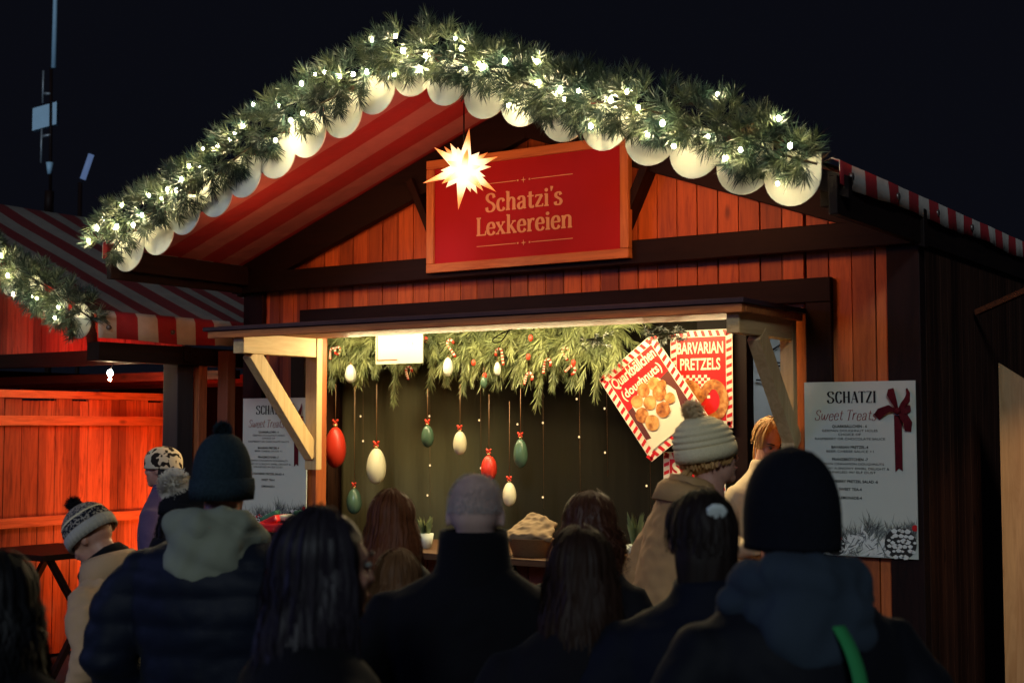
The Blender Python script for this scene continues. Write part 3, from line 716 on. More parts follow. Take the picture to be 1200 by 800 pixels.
# candy canes
M['candy_red'] = plain('candy_red', (.7,.05,.02), .3, bs=0); M['candy_white'] = plain('candy_white', (.8,.76,.6), .3, bs=0)
def cane(px, py, L_, ang, label, flip=1):
    c = atY(px, py, .64)
    P = [Vector((0,0,-L_)), Vector((0,0,0))] + [Vector((flip*(.024-.024*math.cos(a)),0,.024*math.sin(a))) for a in [PI*k/6 for k in range(1,7)]] + [Vector((flip*.048,0,-.02))]
    Q = [P[0].lerp(P[1], i/8) for i in range(9)] + P[2:]
    Q = [Matrix.Rotation(ang,3,'Y') @ q for q in Q]
    b = MB()
    for i in range(len(Q)-1): b.tube([Q[i],Q[i+1]], .0085, 8, mi=i%2)
    o_ = b.build('candy_cane', [M['candy_red'], M['candy_white']], None, c); tag(o_, label, 'candy cane', 'candy canes in the indoor garland')
cane(387,412,.055,.0,'candy cane at the far left beside the bracket post'); cane(395,407,.03,1.2,'curved candy cane lying sideways at the far left')
cane(476,435,.06,-.3,'candy cane directly under the white paper sign'); cane(525,405,.10,-.7,'long slanting candy cane right of the white paper sign')
cane(588,412,.09,-.15,'candy cane with its hook up above the smallest white bauble', -1); cane(617,440,.06,.3,'candy cane above the long dark green bauble')
cane(638,425,.07,.1,'candy cane in the darker greenery near the hatch middle'); cane(660,415,.05,-.7,'candy cane left of the doughnut poster, topmost'); cane(668,430,.045,.9,'candy cane left of the doughnut poster, below another')
# red buds
for px, py in ((499,398),(555,425),(619,418),(672,425),(622,396),(568,440)):
    c = atY(px, py, .63) - Vector((0,.78,2.43)); b = MB(); b.ell(c, (.016,.012,.022), 10, 8); b.build('red_bud', M['bow'], ig)
# white paper sign pinned under the lintel
a0, a1, a2, a3 = [atY(*q, .50) for q in ((441,396),(496,388),(496,432),(439,427))]
b = MB(); b.box(a0.x,a1.x,.495,.501,a3.z,a1.z+.10)
pp = b.build('paper_sheet', M['paper'], None); tag(pp, 'blank white paper sheet hanging at the top of the hatch', 'paper sheet')
b = MB(); b.box(a0.x+.01,a0.x+.016,.492,.4945,a3.z+.025,a1.z+.1); b.box(a0.x+.0165,a0.x+.19,.492,.4945,a3.z+.025,a3.z+.031); b.build('orange_rule', M['bow'], pp)
# loop of black wire at the flap
b = MB(); q = atY(583,397,-.55); b.tube(catmull([q+Vector((.10,0,.05)),q+Vector((.03,0,.03)),q+Vector((-.03,0,.0)),q+Vector((-.02,0,-.02)),q+Vector((.03,0,-.01)),q+Vector((.08,0,.05))],6), .0035, 6)
tag(b.build('wire_loop', M['wire']), 'small loop of black wire dangling from the awning flap', 'wire')
# dark fir sprigs hanging under the flap near the posters
for px, py, lab in ((697,398,'small dark fir sprig on the hatch top left of the posters'),(783,392,'larger dark fir sprig on the hatch top over the posters')):
    q = atY(px,py,.15); b = MB(); big = px > 750; b.tube([(-.12 if big else -.06,0,.0),(.12 if big else .06,0,.01)], .006, 6)
    for k in range(26 if big else 12): tuft(b, Vector((rnd.gauss(0,.075 if big else .035),rnd.gauss(0,.03),rnd.uniform(-.03,.05))), Vector((rnd.gauss(0,1),rnd.gauss(0,.5),rnd.uniform(-.9,.1))), .05, 30, .035, .0034, rnd, .9)
    tag(b.build('fir_sprig', M['needle'], None, q), lab, 'fir sprig')
# posters
def poster(name, c, wd, ht, ang, label, title_fn, tilt=0):
    t_ = thing('poster', label, 'poster', c, group='red and white food posters'); t_.rotation_euler = (0, ang, 0)
    MB().box(-wd/2,wd/2,0,.005,-ht/2,ht/2).build('sheet', M['poster_white'], t_)
    f = .044*wd/.42; b = MB()
    b.box(-wd/2+f,wd/2-f,-.0015,-.0005,-ht/2+f,ht/2-f)
    # slanting red border stripes
    n = int(2*(wd+ht)/.05); st_ = .05
    def strip(x0,z0,dx,dz,nx,nz_,L_):
        s = .006
        while s < L_-.02:
            a = .022; P = [(s,0.004),(s+a,0.004),(s+a+.014,f-.004),(s+.014,f-.004)]
            b.add([(x0+dx*u+nx*v, -.001, z0+dz*u+nz_*v) for u, v in P], [(0,1,2,3)]); s += st_
    strip(-wd/2,ht/2,1,0,0,-1,wd); strip(wd/2,ht/2,0,-1,-1,0,ht); strip(wd/2,-ht/2,-1,0,0,1,wd); strip(-wd/2,-ht/2,0,1,1,0,ht)
    b.build('red_print', M['poster_red'], t_); title_fn(t_, wd, ht, f); return t_
def disc(mb, x, z, r_, y, n=18, sq=1, rnd=random):
    mb.add([(x+r_*math.cos(2*PI*k/n)*rnd.uniform(.95,1.05), y, z+sq*r_*math.sin(2*PI*k/n)*rnd.uniform(.95,1.05)) for k in range(n)], [tuple(range(n))])
def quark(t_, wd, ht, f):
    b = MB(); font_text(b, 'Quarkbällchen', 0, ht*.5-f-.078, .072, -.0045, wd-2*f-.02, .02); font_text(b, '(doughnuts)', 0, ht*.5-f-.168, .058, -.0045, wd-2*f-.05, .02); b.build('lettering', M['poster_text'], t_)
    b = MB(); b.add([(-wd/2+f,-.003,-ht/2+f),(wd/2-f,-.003,-ht/2+f),(wd/2-f,-.003,ht*.5-f-.20),(.04,-.003,ht*.5-f-.215),(-wd/2+f,-.003,ht*.5-f-.24)], [(0,1,2,3,4)]); b.build('photo_ground', M['poster_brown'], t_)
    b = MB(); b.add([(-wd*.32,-.0038,-ht*.34),(wd*.20,-.0038,-ht*.42),(wd*.33,-.0038,-ht*.10),(wd*.22,-.0038,ht*.12),(-.02,-.0038,ht*.16),(-wd*.30,-.0038,ht*.06)], [tuple(range(6))]); b.add([(-wd/2+f,-.0042,-ht/2+f),(wd/2-f,-.0042,-ht/2+f),(wd/2-f,-.0042,-ht*.32),(0,-.0042,-ht*.39),(-wd/2+f,-.0042,-ht*.30)], [tuple(range(5))]); b.build('paper_tray_print', M['poster_white'], t_)
    rq = random.Random(2); 
    for k, (x, z, r_) in enumerate(((-.10,.04,.042),(-.02,.07,.045),(.06,.06,.042),(-.12,-.05,.048),(-.03,-.02,.046),(.06,-.01,.05),(-.09,-.13,.05),(.02,-.11,.05),(.10,-.08,.036),(.105,.02,.03))):
        b = MB(); disc(b, x, z, r_, -.0050-.0005*k, 20, 1, rq); disc(b, x-.2*r_, z+.3*r_, r_*.45, -.0052-.0005*k, 12, .7, rq); b.build('dough_ball_print', M['dough'] if k % 2 else M['dough2'], t_)
M['dough2'] = M['dough'].copy()
for n_ in M['dough2'].node_tree.nodes:
    if n_.type == 'MAPPING': n_.inputs['Location'].default_value = (3,1,2)
    if n_.type == 'VALTORGB': n_.color_ramp.elements[0].color = (.28,.08,.015,1); n_.color_ramp.elements[1].color = (.60,.27,.07,1)
def pretz(t_, wd, ht, f):
    b = MB(); font_text(b, 'BARVARIAN', -.005, ht*.5-f-.10, .070, -.0045, wd-2*f-.02, .02); font_text(b, 'PRETZELS', -.005, ht*.5-f-.20, .070, -.0045, wd-2*f-.06, .02); b.build('lettering', M['poster_text'], t_)
    b = MB(); vs = []; n = 40
    path = [(.0,-.02),(-.06,.05),(-.13,.04),(-.16,-.04),(-.12,-.13),(0,-.17),(.12,-.13),(.155,-.04),(.12,.04),(.06,.05),(0,-.02),(-.08,-.10)]
    P = catmull([(x,z,0) for x, z in path], 6)
    for i, q in enumerate(P):
        d = (P[min(i+1,len(P)-1)]-P[max(i-1,0)]).normalized(); n_ = Vector((-d.y,d.x,0))*.030
        vs += [(q.x+n_.x,-.004-.00002*i,q.y-.09+n_.y),(q.x-n_.x,-.004-.00002*i,q.y-.09-n_.y)]
    b.add(vs, [(2*i,2*i+1,2*i+3,2*i+2) for i in range(len(P)-1)]); b.build('pretzel_print', M['dough'], t_)
    b = MB()
    for i in range(8):
        for j in range(10):
            if (i+j) % 2: b.box(-.14+j*.02,-.12+j*.02,-.0030,-.0025,.02+i*.018-.14,.038+i*.018-.14)
    b.build('checked_napkin_print', M['poster_white'], t_)
def third(t_, wd, ht, f):
    b = MB(); font_text(b, 'S', -wd*.28, ht*.5-f-.10, .08, -.0045, .06, .04); b.build('lettering', M['poster_text'], t_)
YP = .70
def poster_at(pts, Y, *a):
    q = [atY(px,py,Y) for px, py in pts]; return q
q = [atY(px,py,YP) for px, py in ((703,444),(763,392),(832,486),(762,541))]
c = (q[0]+q[2])/2 + Vector((0,0,0)); c = (q[0]+q[1]+q[2]+q[3])/4; wd = ((q[1]-q[0]).length+(q[2]-q[3]).length)/2; ht = ((q[3]-q[0]).length+(q[2]-q[1]).length)/2
d1 = (q[1]-q[0])+(q[2]-q[3]); d2 = (q[0]-q[3])+(q[1]-q[2]); ang = (math.atan2(-d1.z,d1.x)+math.atan2(d2.x,d2.z))/2
poster('quark', c, wd, ht, ang, 'tilted red and white poster of fried doughnut balls', quark)
e1 = atY(858,385,.78); w2 = .42; h2 = .60
poster('pretzel', Vector((e1.x-w2/2,.78,e1.z-h2/2)), w2, h2, 0, 'upright red pretzel poster behind the tilted doughnut one', pretz)
e2 = atY(850,535,.76)
poster('third', Vector((e2.x-w2/2,.76,atY(762,529,.76).z-.30)), w2, .60, 0, 'lowest red poster mostly hidden by the woman in the tan jacket', third)
# things on the counter
t_ = thing('bread_basket', 'wicker basket heaped with folded beige cloth on the counter', 'basket', atY(622,652,-.12)); t_.location.z = 1.032
zt = atY(620,622,-.12).z - 1.032
b = MB(); b.rings([(0,.11,.08,0,0),(.10,.15,.11,0,0),(zt*.72,.17,.12,0,0)], 28, f=lambda q,k: 1+.02*math.sin(q*14)); b.build('basket_body', M['basket'], t_)
b = MB()
for k in range(7):
    b.tube(catmull([(-.16+.01*k,-.06+.02*k,zt*.70+.012*k),(-.05,-.08+.03*k,zt*.80+.018*k),(.06,-.06+.02*k,zt*.84+.015*k),(.17-.01*k,-.03+.02*k,zt*.74+.01*k)],5), .026, 10)
solid(b, 'folded_cloth', plain('beige_cloth', (.19,.125,.065), .9, .4), t_, .008, 1, lambda c: .014*noise.noise(Vector((c.x*22,c.y*22,c.z*30)))-.006)
for px, py, lab in ((498,642,'small potted grass tuft on the counter left of the grey-haired head'),(745,628,'small potted grass tuft beside the tan jacket')):
    q = atY(px,py,-.05); q.z = 1.032; t_ = thing('potted_grass', lab, 'plant', q, group='grass tufts on the counter'); hh = atY(px,py,-.05).z-1.032
    b = MB(); b.rings([(0,.04,.04,0,0),(.09,.055,.055,0,0)], 18); b.build('pot', M['board'], t_)
    b = MB()
    for k in range(60):
        a = rnd.uniform(0,2*PI); l_ = rnd.uniform(.5,1)*max(.12,hh+.06); e = Vector((math.cos(a)*.05,math.sin(a)*.05,.08+l_)); s_ = Vector((math.sin(a),-math.cos(a),0))*.003
        b.add([s_*1, -s_, Vector((math.cos(a)*.01,math.sin(a)*.01,.08+l_*.5))-s_, e, Vector((math.cos(a)*.01,math.sin(a)*.01,.08+l_*.5))+s_], [(0,1,2,3,4)])
    b.build('blades', M['ineedle'], t_)
# gift parcel seen over the crowd at the left of the counter
q = atY(333,612,-.28)
t_ = thing('wrapped_hamper', 'red, green and checked wrapped parcel below the left menu board', 'parcel', (q.x,q.y,0), .3)
b = MB(); b.box(-.16,.16,-.1,.1,.02,q.z-.07); b.build('wooden_stand', M['side'], t_)
z0 = q.z-.065
b = MB(); b.beam((-.16,0,z0+.03),(.0,-.02,z0+.10),.16,.05,(0,0,1)); b.beam((-.14,-.02,z0+.04),(.16,-.02,z0+.03),.18,.06); b.build('red_wrapping', M['berry'], t_, bevel=.015)
b = MB(); b.beam((-.02,.02,z0+.10),(.17,.03,z0+.085),.15,.035); b.build('checked_wrapping', M['paper'], t_, bevel=.012)
b = MB(); b.beam((-.17,.02,z0+.075),(-.06,.04,z0+.13),.1,.035); b.beam((.05,.06,z0+.125),(.2,.06,z0+.12),.08,.03); b.build('green_wrapping', M['green'], t_, bevel=.012)
# grey sheet seen through the doorway
b = MB(); n = 30; vs = []
xa, xb = atY(872,400,2.3).x, atY(985,400,2.3).x
for j in range(n+1):
    x = xa-.1+(xb-xa+.2)*j/n
    for z in (.3,1.2,2.0,2.5): vs.append((x, 2.35+.02*math.sin(x*16), z))
b.add(vs, [(4*j+k,4*j+4+k,4*j+5+k,4*j+1+k) for j in range(n) for k in range(3)], 0, True)
gs = b.build('pale_grey_sheet', M['grey_sheet']); gs.modifiers.new('t','SOLIDIFY').thickness = .006; tag(gs, 'pale grey sheet hung in the back of the stall behind the vendor', 'sheet')
b = MB()
for px, py, L_, a in ((888,432,.2,.1),(905,424,.22,-.15),(886,445,.25,-.05),(910,446,.2,.3),(892,418,.2,.5)):
    c = atY(px,py,2.3); b.beam(c, c+Vector((L_*math.cos(a),0,L_*math.sin(a))), .006, .012)
b.build('dark_scrawl', M['ink'], gs)
area('back_room_light', (1.1,1.5,2.5), (1.1,2.1,1.6), .8, .3, 7, (.9,.95,1))

# ================================================================== NEIGHBOUR STALL (left)
nb = thing('neighbour_stall', 'left neighbouring stall with red-lit gable and wine-striped canvas roof', 'market stall', (-5.2,0,0))
NX = -5.2; NHW = 2.42; NZ = 3.575; NS = .44
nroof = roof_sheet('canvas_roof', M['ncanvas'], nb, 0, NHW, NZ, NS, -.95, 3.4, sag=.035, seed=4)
b = MB(); n = 90; vs = []
for j in range(n+1):
    y = -.95+4.3*j/n; x = NHW+.006; zt = NZ-NS*NHW
    vs += [(x-.02,y,zt+.03),(x+.004*math.sin(y*8),y,zt+.0),(x+.012+.006*math.sin(y*9),y,zt-.155+.006*math.sin(y*6))]
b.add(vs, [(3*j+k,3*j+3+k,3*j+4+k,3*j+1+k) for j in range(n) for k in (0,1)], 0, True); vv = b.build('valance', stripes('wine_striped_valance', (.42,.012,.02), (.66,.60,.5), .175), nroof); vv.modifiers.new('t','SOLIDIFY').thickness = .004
for y in (-.87,-.32,.25):
    b = MB(); b.tube([(NHW+.012,y,NZ-NS*NHW-.08),(NHW+.03,y,NZ-NS*NHW-.08)], .016, 10); b.build('grommet', M['screw'], nroof)
def nrz(x): return NZ-NS*abs(x)
b = MB(); rr = random.Random(8)
planked(b, -2.3, 2.3, lambda x: 2.35, lambda x: nrz(x)-.05, -.1, -.075, .16, rr); b.build('gable_wall', wood('red_gable_planks', (.50,.08,.03),(.2,.03,.015),'Z',.16,0), nb)
MB().box(-2.4,2.4,-.17,-.102,2.235,2.345).build('tie_beam', M['dark'], nb, bevel=.005)
for s_ in (-1,1):
    b = MB(); b.prism([(0,nrz(0)-.03),(s_*2.40,nrz(2.4)-.03),(s_*2.40,nrz(2.4)-.16),(0,nrz(0)-.18)], -.17,-.105); b.build('gable_rafter', M['dark'], nb, fix=True)
    MB().box(s_*2.32-.06,s_*2.32+.06,-.9,3.3,2.215,2.34).build('eave_beam', M['darky'], nb, bevel=.005)
    b = MB(); b.box(s_*2.25-.075,s_*2.25+.075,-.16,-.01,.0,2.23); b.build('corner_post', plain('charred_post',(.03,.028,.032),.8,.4,20,.6,sc=(1,1,.1)), nb, bevel=.006)
    MB().box(s_*2.2-.05,s_*2.2+.05,3.2,3.3,0,2.21).build('back_post', M['darkz'], nb)
b = MB(); b.beam((1.3,-.13,2.78),(1.38,-.13,2.36),.04,.07,(0,1,0)); b.build('gable_strut', M['darkz'], nb)
MB().box(-2.2,2.2,2.9,2.95,0,2.2).build('back_wall', M['side'], nb)
b = MB()
for y in (.5,1.2,1.9): b.box(-2.2,2.2,y,y+.07,2.14,2.205)
b.build('ceiling_joists', wood('red_joist',(.22,.04,.02),(.08,.015,.01),'X'), nb)
gp = [(NX+2.44,-1.05,2.44),(NX+2.1,-1.07,2.63),(NX+1.6,-1.08,2.86),(NX+1.0,-1.08,3.12),(NX+.4,-1.08,3.39),(NX,-1.08,3.53),(NX-.6,-1.08,3.3),(NX-1.3,-1.08,3.0),(NX-2.4,-1.05,2.5)]
garland('lit_pine_garland', 'second lit pine garland on the neighbouring stall at the left picture edge', [Vector(q)+Vector((0,0,.03)) for q in gp], .15,.16, 950, 40, 33)
for k in range(4): point('neighbour_garland_light', (NX+2.3-.55*k,-1.35,2.5+.25*k), 1.6, (1,.88,.55), .1)
for k, x in enumerate((2.27,2.03,1.79,1.55,1.3)):   # scallops of the neighbour
    b = MB(); b.ell((x,-.97,nrz(x)-.10),(.12,.02,.12),24,10); b.build('scallop', M['white_canvas'], nroof)
# hanging pair of bulbs below the tie beam
t_ = thing('hanging_bulb', 'pair of small lit bulbs hanging under the beam of the left stall', 'lamp', atY(129,437,-.25))
b = MB(); b.ell((0,0,0),(.02,.02,.024),12,8); b.ell((.0,0,-.045),(.011,.011,.013),10,8); b.build('bulb', M['bulb'], t_)
b = MB(); b.tube([(0,0,.02),(0,.05,.12)], .003, 6); b.build('cord', M['wire'], t_)
# plank wall lit red-orange
WX = -4.5
pw = thing('plank_partition', 'vertical plank partition glowing orange-red under the left stall', 'partition', (WX,0,0))
b = MB(); y = -2.4; rr = random.Random(2)
while y < 1.33:
    y2 = min(y+.155,1.33); d = rr.uniform(-.004,.004); b.box(-.03,d,y+.003,y2-.003,.03,1.99+rr.uniform(-.01,.012)); y = y2
b.build('planks', M['fence'], pw, bevel=.003)
MB().box(-.05,-.032,-2.4,1.33,.03,1.95).build('backing', M['dark'], pw)
for z in (2.0,1.79,1.02):
    b = MB(); b.box(.006,.045,-2.4,1.32,z,z+.075 if z < 2 else z+.06); b.build('rail', wood('orange_rail', (.60,.19,.06),(.30,.07,.02),'Y') if z == 2.0 else bpy.data.materials['orange_rail'], pw, bevel=.004)
area('red_heat_lamp', (WX+1.1,.35,2.10), (WX,.3,1.25), .9, .15, 13, (1,.06,.012))
area('red_heat_lamp', (WX+.9,.9,.7), (WX,.75,1.2), .5, .3, 17, (1,.19,.035))
area('red_gable_lamp', (-3.9,-.75,2.42), (-3.9,-.1,2.65), .9, .1, 6, (1,.05,.02))
# slim bare posts between the stalls
for px, w_, mt, lab in ((234,.065,'lit_post','slim orange timber post nearer the charred post'),(253,.10,'brown_post','broader brown timber post between the two stalls')):
    q = atY(px,480,.05); b = MB(); b.box(-w_/2,w_/2,-.04,.04,0,2.32)
    mm = wood(mt, (.45,.14,.05) if px < 240 else (.20,.06,.025), (.2,.05,.02), 'Z')
    tag(b.build('timber_post', mm, None, (q.x,.05+(.1 if px>240 else 0),0), bevel=.005), lab, 'post')
q = atY(268,500,.3); tag(MB().tube([(0,0,0),(0,0,2.3)], .022, 12).build('drain_pipe', M['steel'], None, (q.x,.3,0)), 'thin grey pipe standing in the dark gap between the stalls', 'pipe')
# trestle table edge left
q = atX(75,692,-3.9)
t_ = thing('trestle_table', 'dark trestle table edge in front of the orange partition', 'table', (-3.9,q.y,0))
MB().box(-.4,.4,-.5,.25,.86,.90).build('table_top', M['dark'], t_)
for s_ in (-1,1):
    b = MB(); b.beam((s_*.35,-.4,0),(s_*.35,.15,.86),.04,.04,(1,0,0)); b.beam((s_*.35,.15,0),(s_*.35,-.4,.86),.04,.04,(1,0,0)); b.build('leg', M['darkz'], t_)
# plywood wall at the right edge, its sloping top shaped after a shadow edge
q = atY(1170,425,.35)
b = MB(); b.prism([(0,0),(1.2,0),(1.2,1.30),(0,q.z)], 0,.02); 
tag(b.build('plywood_panel', M['ply'], None, (q.x,.35,0)), 'bare plywood panel with top sloped like a shadow edge at the right picture edge', 'panel')
sl = bpy.data.lights.new('panel_fill','SPOT'); sl.energy = 42; sl.color = (1,.56,.22); sl.spot_size = R(50); sl.spot_blend = .6  # added spot that warms the plywood panel, its source unseen
slo = bpy.data.objects.new('panel_fill', sl); COL.objects.link(slo); slo.location = (q.x+.7,-1.3,1.9); slo.rotation_euler = (Vector((q.x+.35,.35,1.2))-slo.location).to_track_quat('-Z','Y').to_euler()
a_, b2 = atY(1145,366,.9), atY(1215,330,.35)
tag(MB().beam(a_, b2+Vector((.3,0,.1)), .03,.03).build('diagonal_brace', wood('reddish_brace',(.3,.08,.03),(.1,.03,.02),'X'), None), 'thin reddish diagonal brace near the right roof edge', 'brace')
# radio mast far behind
def P_(px, py): return atD(px, py, 26)
q = P_(62,190); t_ = thing('radio_mast', 'tall thin radio mast with blue-lit box antenna in the night sky', 'mast', (q.x,q.y,0))
L = lambda px, py: P_(px,py)-Vector((q.x,q.y,0))
b = MB(); b.tube([(0,0,0), L(58,300), L(59,228)], .06, 8); b.tube([L(57,250),L(58,224)], .085, 8); b.tube([L(59,228), L(60,80)], .03, 8); b.build('pole', M['darkz'], t_)
b = MB(); b.tube([L(63,80), L(65,0), L(66,-60)], [.05,.045,.03], 8); b.build('whip_antenna', M['blue_metal'], t_)
b = MB(); c = L(52,135); x = RT*.23; 
b.add([c-x*.98+Vector((0,0,.13)), c+x+Vector((0,0,.26)), c+x+Vector((0,0,-.17)), c-x*.98+Vector((0,0,-.30))]+[v+FW*.15 for v in (c-x*.98+Vector((0,0,.13)), c+x+Vector((0,0,.26)), c+x+Vector((0,0,-.17)), c-x*.98+Vector((0,0,-.30)))],
      [(0,1,2,3),(7,6,5,4),(0,4,5,1),(1,5,6,2),(2,6,7,3),(3,7,4,0)]); b.build('antenna_box', M['blue_metal'], t_)
for px, y0_, y1_ in ((50,83,121),(48,150,191),(59,150,189)):
    b = MB(); b.tube([L(px+1,y0_),L(px,y1_)], .02, 6); b.build('rod_antenna', M['steel'], t_)
for p0_, p1_ in (((52,110),(60,110)),((50,160),(60,158))):
    b = MB(); b.tube([L(*p0_),L(*p1_)], .03, 6); b.build('antenna_arm', M['steel'], t_)
b = MB(); b.rings([(0,.04,.04,0,0),(.22,.07,.07,0,0)], 10); b.xf(lambda v: v + L(58,204)); b.build('cone_antenna', M['blue_metal'], t_)
q2 = P_(95,212); t_ = thing('banner_pole', 'slanting pale blue strip lamp beside the mast', 'strip lamp', (q2.x,q2.y,0))
L2 = lambda px, py: P_(px,py)-Vector((q2.x,q2.y,0))
b = MB(); b.tube([(0,0,0),L2(94,214)], .04, 8); b.build('pole', M['darkz'], t_)
b = MB(); b.tube([L2(97,210),L2(107,181)], .055, 8); b.build('strip', emit('blue_strip', (.25,.4,.8), .28), t_)
area('mast_spill', P_(52,135)+Vector((4,-9,-2)), P_(55,120), 1.5,1.5, 90, (.45,.7,1))
area('blue_side_fill', (-4.5,-8.0,3.6), (2.0,-3.8,1.4), 2.5, 1.5, 60, (.30,.36,1.0))  # added blue fill from the left for rims, no screen stands there

area('eave_fill', (1.95,-1.12,2.72), (1.95,-2.3,1.6), .5, .12, 7, (1,.74,.42))  # added warm fill for the cream beanie and tan jacket, no real lamp
# ================================================================== PEOPLE
def cloth(name, c, rough=.85, var=.3, sc=(1,1,1)):
    return plain(name, c, rough, var, 5, .5, sc=sc, bscale=160, sheen=.02, bd=.0015)
def knit(name, fn_cols, freq=46):
    m, t, p = nodes(name); s = sep(t)
    col = fn_cols(t, s) if callable(fn_cols) else None
    if col is None: p.inputs['Base Color'].default_value = tuple(fn_cols)+(1,)
    else: t.links.new(col, p.inputs['Base Color'])
    p.inputs['Roughness'].default_value = .95; p.inputs['Specular IOR Level'].default_value = .15
    bump(t, p, nz(t, 180, (1,1,.6), 3), .8, .003); return m
SKIN, _t, _p = nodes('skin'); _p.inputs['Roughness'].default_value = .5
_t.links.new(ramp(_t, nz(_t, 14, detail=3), [(.3,(.42,.19,.13)),(.7,(.55,.29,.20))]), _p.inputs['Base Color']); _p.inputs['Subsurface Weight'].default_value = .05
def hairmat(name, c, rough=.6):
    m, t, p = nodes(name)
    t.links.new(mix(t, nz(t, 60, (1,1,.08), 4), tuple(x*.55 for x in c), tuple(min(1,x*1.5) for x in c)), p.inputs['Base Color'])
    p.inputs['Roughness'].default_value = rough; p.inputs['Specular IOR Level'].default_value = .22
    bump(t, p, nz(t, 130, (1,1,.05), 2), .4, .002); return m
SKC = Vector((0,-.012,.018)); SKR = (.080,.099,.098)
def skull(th, a, k=1.0):
    """th from the crown (0) down, a: 0 = back of head, +-pi = face"""
    return SKC + Vector((math.sin(th)*math.sin(a)*SKR[0]*k, -math.sin(th)*math.cos(a)*SKR[1]*k, math.cos(th)*SKR[2]*k))
def strands(mb, n, amin, L0, L1, rnd, k=1.08, wd=.005, wave=.004, wl=.12, flare=.02, thmin=.05, drape=-.06, gather=None, frizz=0, front=0):
    for i in range(n):
        a = rnd.uniform(-amin, amin); th0 = rnd.uniform(thmin, 1.2)**1; L_ = rnd.uniform(L0, L1)
        kk = k*(rnd.uniform(.97,1.07) if rnd.random() < .92 else rnd.uniform(1.07,1.17)); ph = rnd.uniform(0, 6.3); ph2 = rnd.uniform(0,6.3); P = []
        thE = 1.65; m1 = 7
        for j in range(m1):
            th = th0 + (thE-th0)*j/(m1-1); P.append(skull(th, a, kk) + (Vector((rnd.uniform(-1,1),rnd.uniform(-1,1),rnd.uniform(-1,1)))*frizz))
        e = P[-1]; out = Vector((math.sin(a), -math.cos(a), 0)); m2 = max(3, int(L_/.03))
        for j in range(1, m2+1):
            u = j/m2; z = L_*u
            q = e + out*(flare*math.sin(u*PI*.6) + wave*math.sin(z/wl*6.3+ph)) + Vector((wave*math.sin(z/wl*6.3+ph2),0,-z))
            if u > .35 and q.y > drape and amin < 2.9: q.y += (drape-q.y)*.25*(u-.35)
            P.append(q + Vector((rnd.uniform(-1,1),rnd.uniform(-1,1),0))*frizz)
        vs = []; w0 = wd*rnd.uniform(.6,1.3)
        for j, q in enumerate(P):
            t_ = Vector((math.cos(a), math.sin(a), 0)); tw = .4*math.sin(ph+j*.3); t_ = (t_*math.cos(tw) + out*math.sin(tw))*w0*(1-.75*(j/len(P))**3)
            vs += [q-t_, q+t_]
        mb.add(vs, [(2*j,2*j+1,2*j+3,2*j+2) for j in range(len(P)-1)], 0, True)
